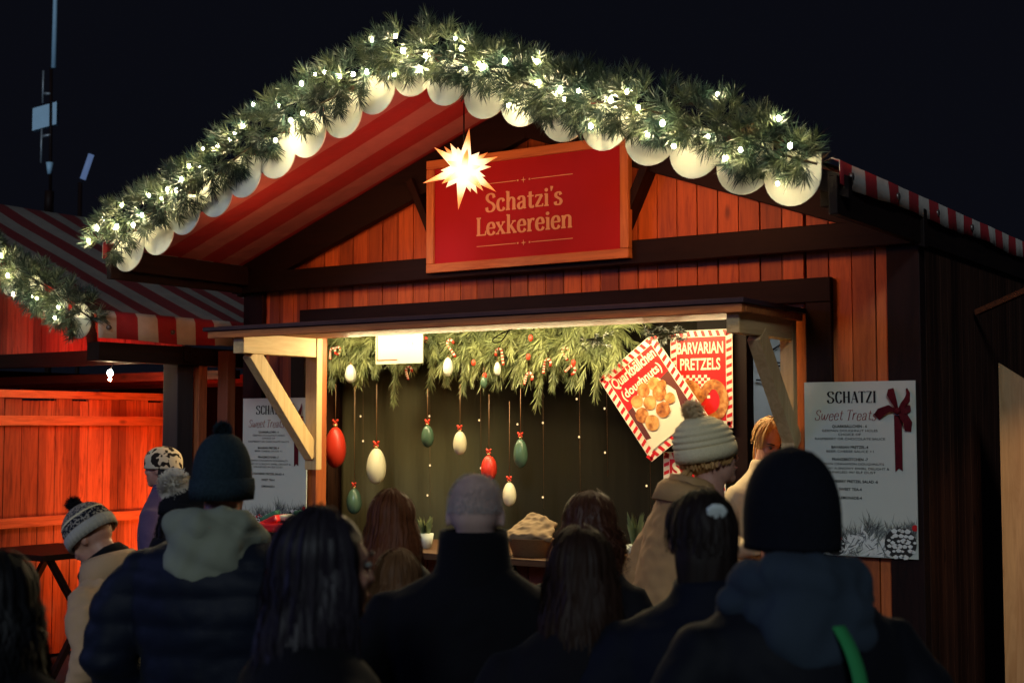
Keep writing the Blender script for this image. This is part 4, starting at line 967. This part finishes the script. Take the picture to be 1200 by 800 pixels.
def person(px, py, D, face, label, coat, lean=0, hp=0, hy=0, hr=0, hs=1.0, build=1.0, hat=None, hair=None, pants=None, group=None, quilt=False, collar=True, hoodf=None, shw=1.0, arms='pocket', extra=None, rough_c=.0, skin=None):
    """px,py,D: where the middle of the head is; face: turn about z (TH = back to camera)"""
    rnd = random.Random(int(px)*7+int(py))
    hc = atD(px, py, D); S = hc.z/(.97 + .66*math.cos(lean)); H = S*1.745
    back = Matrix.Rotation(face,3,'Z') @ Vector((0, .66*S*math.sin(lean)+.02, 0))
    root = thing('person', label, 'person', (hc.x-back.x, hc.y-back.y, 0), face, group)
    print('PERSON', label[:34], 'H %.2f' % H, [round(v,2) for v in root.location[:2]])
    def LN(v):                           # bend forward at the hips
        if v.z <= .97*S: return v
        k = min(1,(v.z/S-.97)/.25); an = lean*k; r_ = Matrix.Rotation(-an,3,'X'); pv = Vector((0,0,.97*S)); return pv + r_ @ (v-pv)
    HM = Matrix.Translation((0,0,.97*S)) @ Matrix.Rotation(-lean,4,'X') @ Matrix.Translation((0,.02,.66*S)) @ Matrix.Rotation(hy,4,'Z') @ Matrix.Rotation(-hp,4,'X') @ Matrix.Rotation(hr,4,'Y') @ Matrix.Scale(S*hs*.98,4)
    hf = lambda v: HM @ Vector(v)
    sf = lambda v: LN(Vector(v)*S)
    # ---- the body: one continuous skin
    b = MB()
    b.ell(SKC,(.077,.096,.094),24,16); b.ell((0,.028,-.045),(.056,.062,.072),20,14); b.ell((0,.066,-.096),(.026,.024,.022),12,8)
    b.ell((0,.094,-.030),(.014,.022,.017),12,8); b.tube([(0,.080,.015),(0,.100,-.022)],[.009,.012],8); b.ell((0,.077,.020),(.048,.016,.010),12,8)
    b.ell((0,.084,-.066),(.024,.014,.010),12,8)
    for s_ in (-1,1):
        b.ell((s_*.034,.060,-.030),(.024,.022,.022),12,8); b.ell((s_*.079,-.012,-.015),(.008,.018,.030),10,8,rot=Matrix.Rotation(s_*.25,3,'Z'))
    b.tube([(0,-.012,-.05),(0,-.025,-.12),(0,-.045,-.22)],[.056,.055,.066],16)
    b.xf(hf)
    k0 = len(b.v)
    b.rings([(.88,.15,.11,0,0),(1.0,.15,.10,0,0),(1.12,.13,.095,0,0),(1.28,.15,.11,0,0),(1.38,.14,.09,0,-.01),(1.45,.07,.06,0,-.015)], 20)
    for s_ in (-1,1):
        b.tube([(s_*.085,0,.95),(s_*.095,.01,.52),(s_*.10,-.01,.10)],[.082,.056,.040],12)
        b.ell((s_*.10,.05,.045),(.042,.115,.042),12,8)
        b.tube([(s_*.14,-.01,1.37),(s_*.222*build,-.03,1.24),(s_*.272*build,-.048,1.105),(s_*.245*build,.05,.97)] if arms == 'pocket' else [(s_*.14,-.01,1.36),(s_*.24,.0,1.12),(s_*.18,.27,1.09)],[.042,.038,.034,.026] if arms == 'pocket' else [.042,.036,.026],10)
        # hand tucked to the pocket: palm, four fingers and a thumb
        pm = Vector((s_*.205*build,.085,.905)) if arms == 'pocket' else Vector((s_*.165,.33,1.07)); b.ell(pm,(.016,.036,.042),10,8)
        for f_ in range(4): b.tube([pm+Vector((0,-.024+.016*f_,-.03)), pm+Vector((-s_*.006,-.022+.016*f_,-.062)), pm+Vector((-s_*.02,-.02+.016*f_,-.085+.006*abs(f_-1.5)))],[.009,.008,.0065],7)
        b.tube([pm+Vector((0,.028,.0)), pm+Vector((-s_*.012,.052,-.02)), pm+Vector((-s_*.022,.055,-.045))],[.010,.009,.007],7)
    b.xf(sf, k0)
    body = solid(b, 'body', skin or SKIN, root, .0085, 2)
    # eyes, brows and lips where the face can be seen
    for s_ in (-1,1):
        b = MB(); b.ell((s_*.031,.083,.003),(.011,.008,.006),10,8); b.xf(hf); b.build('eye', M['greyprint'], root)
        b = MB(); b.ell((s_*.031,.0905,.002),(.005,.002,.005),8,6); b.xf(hf); b.build('pupil', M['ink'], root.children[-1] if False else root)
        b = MB(); b.tube([(s_*.016,.094,.024),(s_*.034,.092,.029),(s_*.052,.082,.024)],[.003,.004,.002],6); b.xf(hf); b.build('eyebrow', M['darkprint'], root)
    b = MB(); b.ell((0,.094,-.064),(.019,.006,.0045),10,6); b.xf(hf); b.build('lips', M['wine'] if False else plain_lips, root)
    # ---- legs of the trousers and shoes
    b = MB()
    for s_ in (-1,1): b.tube([(s_*.085,0,.96),(s_*.095,.012,.52),(s_*.10,-.01,.09)],[.10,.075,.062],14)
    b.ell((0,0,.95),(.165,.125,.11),18,10); b.xf(sf); solid(b, 'trousers', pants or DARKPANTS, root, .016, 2)
    for s_ in (-1,1):
        b = MB(); b.ell((s_*.10,.05,.055),(.052,.135,.052),14,8); b.tube([(s_*.10,-.02,.05),(s_*.10,-.01,.16)],[.05,.056],12); b.box(s_*.10-.045,s_*.10+.045,-.08,.17,.0,.03); b.xf(sf); solid(b, 'boot', BOOT, root, .012, 2)
    # ---- coat
    b = MB(); B = build; W = shw
    top = 1.52 if collar else 1.46
    b.rings([(.72,.205*B,.155*B,0,0),(.90,.20*B,.15*B,0,0),(1.08,.19*B,.14*B,0,-.005),(1.25,.20*B*W,.145*B,0,-.01),(1.34,.205*B*W,.135*B,0,-.015),(1.40,.178*B*W,.118*B,0,-.02),(1.445,.135*B,.105,0,-.025),(1.48,.100,.095,0,-.028),(top+.01,.084,.086,0,-.03)], 32)
    for s_ in (-1,1):
        if arms == 'pocket': ch = [(s_*.10*W*B,-.015,1.36),(s_*.168*W*B,-.018,1.338),(s_*.222*W*B,-.03,1.24),(s_*.275*B,-.05,1.10),(s_*.26*B,.04,.98),(s_*.225*B,.12,.90)]
        else: ch = [(s_*.10*W*B,-.01,1.36),(s_*.168*W*B,-.01,1.338),(s_*.222*W*B,-.01,1.24),(s_*.26*B,.03,1.12),(s_*.22*B,.16,1.08),(s_*.17*B,.27,1.10)]
        b.tube(ch, [.060*B,.074*B,.072*B,.066*B,.058*B,.050*B], 16)
    b.xf(sf)
    sd_ = rnd.uniform(0,50)
    def disp(c):
        d = .010*noise.noise(Vector((c.x*5+sd_,c.y*5,c.z*7))) + .008*abs(noise.noise(Vector((c.x*11,c.y*11+sd_,c.z*16)))) + rough_c*noise.noise(c*30)
        if quilt and c.z > .7*S: d += .009*math.sqrt(abs(math.sin(PI*c.z/.085)))
        return d
    co = solid(b, 'coat', coat, root, .012, 3, disp)
    if collar == 'up':
        b = MB(); b.rings([(1.43,.13,.11,0,-.03),(1.49,.105,.10,0,-.03),(1.56,.098,.10,0,-.035),(1.585,.094,.098,0,-.037),(1.58,.085,.088,0,-.035),(1.46,.075,.08,0,-.03)], 26, cap=False, f=lambda q,k: 1+.02*math.sin(q*3)); b.xf(sf); c_ = b.build('collar', coat, co)
    # ---- hood lying on the back
    if hoodf:
        b = MB(); b.tube([(.11,.06,1.40),(.125,-.02,1.46),(.09,-.10,1.50),(0,-.135,1.505),(-.09,-.10,1.50),(-.125,-.02,1.46),(-.11,.06,1.40)],[.028,.045,.052,.058,.052,.045,.028],14)
        b.ell((0,-.135,1.42),(.125,.055,.105),18,12); b.ell((0,-.09,1.44),(.14,.08,.06),18,10); b.xf(sf)
        solid(b, 'hood', hoodf, root, .010, 3, lambda c: .012*noise.noise(Vector((c.x*9,c.y*9,c.z*5+sd_)))+.030*abs(noise.noise(Vector((c.x*7+c.z*13,c.y*7-c.z*4,sd_))))-.012*abs(noise.noise(Vector((c.x*19-c.z*11,c.y*15,sd_+3)))))
    # ---- hair
    if hair:
        hm_, style, L_ = hair[:3]
        if style in ('long','curly','straight'):
            b = MB(); b.ell(SKC+Vector((0,-.006,.004)),(.086,.100,.101),24,16)
            r0 = .082 if style != 'curly' else .10
            rg = [(0.02,r0,.085,0,-.03),(-.06,r0*1.0,.075,0,-.045),(-.12,r0*.98,.068,0,-.05)]
            z = -.12
            while z > -L_+.05: z -= .06; rg.append((z, r0*(.98+.25*min(1,(-z-.12)*2.0)), .055, 0, -.065-.14*max(0,-z-.14)))
            rg.append((-L_, r0*.7, .03, 0, -.08-.14*max(0,L_-.14)))
            b.rings(rg[::-1], 26); b.xf(hf)
            # leave the face open
            cap = solid(b, 'hair', hm_, root, .009, 2, lambda c: .006*noise.noise(Vector((c.x*40,c.y*40,c.z*4))))
            inv = HM.inverted(); bm2 = bmesh.new(); bm2.from_mesh(cap.data)
            dl = [f for f in bm2.faces if (lambda q: q.y > .045 and q.z < .055 or q.y > .02 and q.z < -.03 and abs(q.x) < .072)(inv @ f.calc_center_median())]
            bmesh.ops.delete(bm2, geom=dl, context='FACES'); bm2.to_mesh(cap.data); bm2.free()
            b = MB()
            if style == 'curly': strands(b, 900, 2.3, L_*.55, L_, rnd, 1.10, .0035, .017, .055, .03, frizz=.004); 
            else: strands(b, 800, hair[3] if len(hair) > 3 else 2.25, L_*.7, L_, rnd, 1.075, .0038, .005 if style=='straight' else .010, .16, .03)
            b.xf(hf); b.build('hair_strands', hm_, cap)
        elif style == 'short':
            b = MB()
            for i in range(9000):
                a = rnd.uniform(-2.25,2.25); th = math.acos(1-rnd.random()*1.25)
                if th > 1.72 or (abs(a) > 1.5 and th > 1.25) : continue
                if rnd.random() > min(1, (th-.25)*1.1)+.06: continue
                q = skull(th,a,.985); nrm = (q-SKC).normalized(); d = (nrm+Vector((rnd.uniform(-.5,.5),rnd.uniform(-.5,.5),-.6))).normalized()*rnd.uniform(.006,.012); s1 = nrm.cross(d).normalized()*.0004
                b.add([q-s1,q+s1,q+d],[(0,1,2)])
            b.xf(hf); b.build('hair_stubble', hm_, root)
        elif style == 'bun':
            b = MB(); b.ell(SKC+Vector((0,-.008,.006)),(.086,.102,.100),24,16); b.ell((0,-.062,-.06),(.066,.045,.05),16,10); b.ell((.018,-.088,.070),(.026,.022,.024),16,12)
            b.rings([(-.20,.05,.02,0,-.075),(-.13,.072,.034,0,-.075),(-.05,.082,.055,0,-.06),(.03,.08,.07,0,-.04)], 20)
            b.xf(hf); cap = solid(b, 'hair', hm_, root, .008, 2, lambda c: .004*noise.noise(Vector((c.x*60,c.y*60,c.z*8))))
            inv = HM.inverted(); bm2 = bmesh.new(); bm2.from_mesh(cap.data)
            dl = [f for f in bm2.faces if (lambda q: q.y > .045 and q.z < .055)(inv @ f.calc_center_median())]
            bmesh.ops.delete(bm2, geom=dl, context='FACES'); bm2.to_mesh(cap.data); bm2.free()
            b = MB(); strands(b, 300, 2.1, .02, .05, rnd, 1.06, .003, .002, .1, .0, frizz=.002); b.xf(hf); b.build('hair_strands', hm_, cap)
            b = MB()
            for k in range(9):
                a = 2*PI*k/9; b.ell((.018+.016*math.cos(a),-.108-.006*math.sin(a),.072+.013*math.sin(a)),(.013,.010,.010),10,8)
            b.ell((.018,-.110,.072),(.012,.008,.012),10,8)
            b.xf(hf); solid(b, 'scrunchie', M['scrunchie'], root, .005, 2, lambda c: .003*noise.noise(c*90))
        elif style == 'fringe':     # hair showing below a hat
            b = MB(); strands(b, 420, hair[3] if len(hair) > 3 else 2.2, L_*.6, L_, rnd, 1.0, .0045, .006, .16, .012, thmin=1.1); b.xf(hf); b.build('hair', hm_, root)
        elif style == 'tail':       # gathered in the neck and laid over one shoulder
            b = MB(); strands(b, 500, 2.25, .02, .05, rnd, 1.04, .004, .003, .1, 0); b.ell(SKC+Vector((0,-.010,.004)),(.082,.098,.097),22,14)
            b.xf(hf); b.build('hair', hm_, root)
            b = MB()
            for k in range(60):
                o_ = Vector((rnd.gauss(0,.014),rnd.gauss(0,.012),0)); P = catmull([Vector((0,-.09,-.03))+o_*.5,Vector((-.01,-.13,-.08))+o_,Vector((-.03,-.125,-.17))+o_*1.3,Vector((-.035,-.10,-.26))+o_*.6],5)
                b.tube(P, [.006]*(len(P)-1)+[.001], 5)
            b.xf(hf); b.build('ponytail', hm_, root.children[-1])
    # ---- hat
    if hat:
        mat, kind, opt = hat
        rib = opt.get('ribs', 40); hh = opt.get('h', .150); k1 = opt.get('k', 1.0)
        rg = []; z0 = opt.get('z0', -.005)
        n_ = 44 if 'folds' in opt else 16
        for i in range(n_+1):
            u = i/n_; z = z0 + (hh-z0)*u
            pr = math.sqrt(max(0, 1-max(0,(u-.28)/.72)**2.3)); pr = max(pr, .02)
            fold = (1+.075*abs(math.sin(u*PI*opt['folds']))) if 'folds' in opt else 1
            rg.append((z, .0925*k1*pr*fold, .112*k1*pr*fold, 0, -.014-opt.get('slouch',0)*u*u))
        b = MB(); b.rings([(z0+.02,.080,.098,0,-.014)]+rg, 96, cap=True, f=lambda q,k: 1+opt.get('amp',.012)*math.cos(q*rib)*(1 if k < n_ else .3))
        b.xf(hf); hb = b.build('beanie', mat, root)
        if kind != 'plain':
            ch = opt.get('cuff', .048)
            b = MB(); b.rings([(z0-.002,.090*k1,.109*k1,0,-.014),(z0-.006,.0985*k1,.118*k1,0,-.014),(z0+ch*.5,.102*k1,.1215*k1,0,-.014),(z0+ch,.100*k1,.119*k1,0,-.014),(z0+ch+.003,.092*k1,.110*k1,0,-.014)], 96, cap=False, f=lambda q,k: 1+opt.get('amp',.012)*1.2*math.cos(q*rib)*(1 if 0<k<4 else .2))
            b.xf(hf); b.build('cuff', opt.get('cuffmat', mat), hb)
        if 'pom' in opt:
            pr, pm, pd = opt['pom']; c = Vector((0,-.014-opt.get('slouch',0),hh+pr*.55)) + Vector(pd)
            b = MB(); b.ell(c,(pr*.72,)*3,14,10)
            for i in range(opt.get('pn',1500)):
                d = Vector((rnd.gauss(0,1),rnd.gauss(0,1),rnd.gauss(0,1))).normalized(); s1 = d.orthogonal().normalized()*.0016; e = d*pr*rnd.uniform(.85,1.12) + Vector((rnd.gauss(0,.003),rnd.gauss(0,.003),rnd.gauss(0,.003)))
                b.add([c+d*pr*.6-s1, c+d*pr*.6+s1, c+e+s1*.5, c+e-s1*.5], [(0,1,2,3)])
            b.xf(hf); b.build('pompom', pm, hb)
    if extra: extra(root, sf, hf, rnd, S, co)
    return root
plain_lips = plain('lips', (.34,.09,.08), .45, .1, bs=0)
DARKPANTS = cloth('dark_denim', (.018,.020,.030)); BOOT = plain('dark_leather', (.015,.012,.010), .5, .2)
M['scrunchie'] = plain('white_scrunchie', (.62,.68,.66), .9, .15, 30, .4)
navy = cloth('navy_quilted_nylon', (.005,.008,.018), .6); black = cloth('black_wool', (.0028,.0028,.005), .9); black2 = cloth('charcoal_coat', (.0045,.004,.0065), .85)
tan = cloth('camel_wool', (.52,.33,.18), .9); tan2 = cloth('tan_cotton_jacket', (.46,.26,.10), .8); purple = cloth('purple_fleece', (.07,.045,.11), .9)
deepnavy = cloth('deep_navy_coat', (.003,.0045,.012), .8); brownc = cloth('dark_brown_coat', (.03,.017,.012), .9); softnavy = cloth('dark_blue_parka', (.004,.005,.009), .7)
grey_h = cloth('sage_grey_hoodie', (.22,.24,.18), .95); blue_h = cloth('dusty_blue_hood', (.028,.042,.062), .9)
def c_pom(t, s):      # hat in bands: cream, dark melange, cream
    f = mth(t,'ADD',mth(t,'MULTIPLY',nz(t,70),.02),s[2]); return None
hat_blue = knit('blue_grey_knit', lambda t, s: mix(t, nz(t, 120), (.006,.012,.018), (.03,.052,.068)))
hat_black = knit('black_knit', (.008,.008,.010)); hat_cream = knit('cream_knit', lambda t, s: mix(t, nz(t, 90), (.66,.54,.32), (.84,.72,.44)))
hat_dark = knit('dark_plain_knit', lambda t, s: mix(t, nz(t, 60), (.003,.004,.007), (.007,.008,.014)))
def cow(t, s):
    n = nz(t, 26, (1,1,1), 1, .5); return ramp(t, n, [(.53,(.62,.52,.36)),(.56,(.02,.015,.012))])
hat_cow = knit('black_spotted_cream_plush', cow)
fur_w = plain('white_fur', (.72,.66,.56), .9, .2); fur_k = plain('black_pompom_wool', (.012,.010,.012), .95); fur_c = plain('tan_pompom_wool', (.75,.55,.30), .95, .3, 30)
AW = TH                 # back to the camera
BLD = hairmat('blonde_hair', (.50,.27,.09)); AUB = hairmat('auburn_hair', (.13,.038,.012)); DKB = hairmat('dark_brown_hair', (.012,.007,.006)); BRN = hairmat('brown_hair', (.022,.010,.006)); GRY = hairmat('cropped_grey_hair', (.40,.37,.36), .8)
LBR = hairmat('light_brown_hair', (.12,.055,.022)); BLK = hairmat('black_hair', (.005,.005,.007)); BALD, t, p = nodes('pale_scalp_skin'); t.links.new(ramp(t, nz(t, 14), [(.3,(.50,.32,.27)),(.7,(.60,.42,.36))]), p.inputs['Base Color']); p.inputs['Roughness'].default_value = .75

# striped pom-pom hat uses the head's own bands: separate ring parts
def band_hat(root, sf, hf, rnd, S, co):
    hb = [c for c in root.children if c.name.startswith('beanie')][0]
    for z0, z1, mt in ((.048,.086,'melange'),(.086,.094,'cream_knit')):
        def rad(z): u = (z+.005)/.155; return math.sqrt(max(0,1-max(0,(u-.28)/.72)**2.3))
        b = MB(); b.rings([(z, .0945*rad(z), .114*rad(z), 0, -.014) for z in (z0,(z0+z1)/2,z1)], 96, cap=False, f=lambda q,k: 1+.014*math.cos(q*34)); b.xf(hf)
        b.build('knitted_band', bpy.data.materials[mt], hb)
knit('melange', lambda t, s: ramp(t, nz(t, 95, detail=1), [(.50,(.012,.014,.022)),(.58,(.34,.29,.23))]))
hat_mel = knit('grey_cream_melange', lambda t, s: ramp(t, nz(t, 110, detail=1), [(.42,(.07,.065,.07)),(.58,(.42,.34,.25))]))
hat_cuff = knit('dove_grey_knit', lambda t, s: mix(t, nz(t, 90), (.36,.33,.27), (.50,.46,.38)))

person(0,705,3.0, AW+.1, 'person with long dark hair, black silhouette at the lower left picture corner', black, hair=(BLK,'long',.42), shw=1.0)
def scarf(root, sf, hf, rnd, S, co):
    band_hat(root, sf, hf, rnd, S, co)
    b = MB(); b.tube([(.075,.05,1.46),(.095,-.02,1.50),(.06,-.085,1.53),(0,-.105,1.54),(-.06,-.085,1.53),(-.095,-.02,1.50),(-.075,.05,1.46),(0,.085,1.43),(.075,.05,1.46)], .034, 12); b.xf(sf); b.build('scarf', black, root)
    b = MB(); b.rings([(1.40,.13,.11,0,-.03),(1.47,.115,.108,0,-.035),(1.52,.125,.118,0,-.045),(1.50,.135,.13,0,-.045),(1.40,.16,.14,0,-.03)],30,cap=False,f=lambda q,k:1+.03*math.sin(q*2+1)); b.xf(sf); b.build('collar', tan, co).modifiers.new('t','SOLIDIFY').thickness = .006
person(106,628,5.5, AW+1.25, 'person in camel coat and cream-and-grey striped beanie with black pompom, looking down', tan, lean=.30, hp=.35, hat=(hat_mel,'cuff',dict(pom=(.036,fur_k,(0,0,-.005)),ribs=34,amp=.018,cuffmat=hat_cuff)), extra=scarf, collar=True, build=1.18, hs=1.12, rough_c=.007)
person(189,548,8.0, AW+1.35, 'person in purple jacket and cream plush hat with black spots, in profile by the planks', purple, hat=(hat_cow,'plain',dict(h=.135,amp=0,k=1.08)), hair=(DKB,'fringe',.18,1.45))
person(222,603,5.15, AW-.9, 'person with fluffy white fur pompom on a dark hat, behind the puffer jacket', black2, lean=.15, hat=(hat_black,'cuff',dict(pom=(.068,fur_w,(.0,-.075,-.050)),pn=3000,h=.13)), hair=(DKB,'fringe',.15))
def hoodies(root, sf, hf, rnd, S, co): pass
person(262,566,4.3, AW-.15, 'person in blue-grey pompom beanie and navy quilted jacket with sage hood', navy, hat=(hat_blue,'cuff',dict(pom=(.028,hat_blue,(-.0,0,-.012)),h=.165,k=1.0,ribs=44,z0=-.045,cuff=.06)), quilt=True, build=1.22, hoodf=grey_h, shw=1.12, hair=(BRN,'short',0), hs=1.0)
person(383,664,2.80, AW-1.0, 'person with long straight dark hair, face turned right, nearest the camera', black, hair=(hairmat('cool_dark_hair',(.016,.013,.019),.5),'straight',.50,1.9), hs=1.04, build=1.15)
person(459,612,4.85, AW+.1, 'person with straight auburn hair lit orange from the hatch', black2, hair=(AUB,'straight',.24))
person(467,682,4.35, AW-.2, 'shorter person with light brown hair in front of the auburn-haired one', brownc, hair=(LBR,'long',.12), build=.9)
def stubb(root, sf, hf, rnd, S, co): pass
person(558,600,3.75, AW-.12, 'bald person with cropped grey hair at the sides and a black high-collared coat', black, hair=(GRY,'short',0), skin=BALD, collar='up', build=1.16, shw=1.18)
person(692,617,4.95, AW-.25, 'person with curly dark red-brown hair rimmed by the hatch light', black2, hair=(hairmat('curly_brown_hair',(.06,.02,.010),.5),'curly',.20), hs=1.12)
person(681,672,3.5, AW-.1, 'person with smooth straight brown hair, second row, right of the bald head', black2, hair=(BRN,'straight',.34), hs=1.05, build=1.15)
def tail_extra(root, sf, hf, rnd, S, co):
    b = MB(); b.tube([(-.098,.03,.035),(-.104,-.02,.06),(-.085,-.085,.075)], .0035, 6); b.xf(hf); b.build('hat_cord', M['wire'], root)
    b = MB(); b.rings([(1.42,.10,.09,0,-.03),(1.47,.095,.092,0,-.035),(1.50,.092,.095,0,-.04),(1.48,.105,.105,0,-.045),(1.42,.125,.12,0,-.04)],30,cap=False,f=lambda q,k:1+.03*math.sin(q*3)); b.xf(sf); b.build('collar', tan2, co).modifiers.new('t','SOLIDIFY').thickness = .006
person(832,532,5.5, AW-1.25, 'person in tan jacket and ribbed cream beanie with tan pompom, before the posters', tan2, lean=.24, hp=-.42, hat=(hat_cream,'cuff',dict(h=.155,k=1.02,ribs=1,amp=0,folds=7,pom=(.042,fur_c,(0,-.01,-.004)),slouch=.015,cuff=.045)), hair=(BLD,'tail',.2), extra=tail_extra, build=.98, hs=1.04, rough_c=.007)
person(822,630,3.45, AW+.05, 'person with dark hair gathered under a white scrunchie, in navy coat', deepnavy, hair=(DKB,'bun',.1), build=1.26, hs=1.07)
def strap(root, sf, hf, rnd, S, co):
    b = MB(); P = [(.02,-.16,1.42),(.03,-.205,1.37),(.035,-.235,1.31),(.045,-.232,1.22),(.07,-.205,1.0)]
    P = [Vector((x, y, z)) for x, y, z in P]; vs = []
    for q in catmull(P,4): vs += [q+Vector((-.015,-.012,0)), q+Vector((.015,-.012,0))]
    b.add(vs, [(2*i,2*i+1,2*i+3,2*i+2) for i in range(len(vs)//2-1)],0,True); b.xf(sf); s_ = b.build('bag_strap', plain('green_strap',(.02,.24,.07),.9,.15), root); s_.modifiers.new('t','SOLIDIFY').thickness = .004
person(925,604,3.0, AW+.2, 'large person in black beanie and dark parka with dusty blue hood', softnavy, hat=(hat_dark,'plain',dict(h=.150,k=1.08,amp=.004,z0=-.07)), hoodf=blue_h, build=1.15, hs=1.05, shw=1.05, extra=strap)
root_p = person(949,800,2.72, AW+.0, 'person', black) if False else None
v_ = person(903,517,7.7, AW+PI+.2, 'blonde vendor inside the stall, looking down behind the bracket', cloth('cream_jumper',(.40,.30,.18)), hp=.45, hair=(BLD,'tail',.2), arms='front')
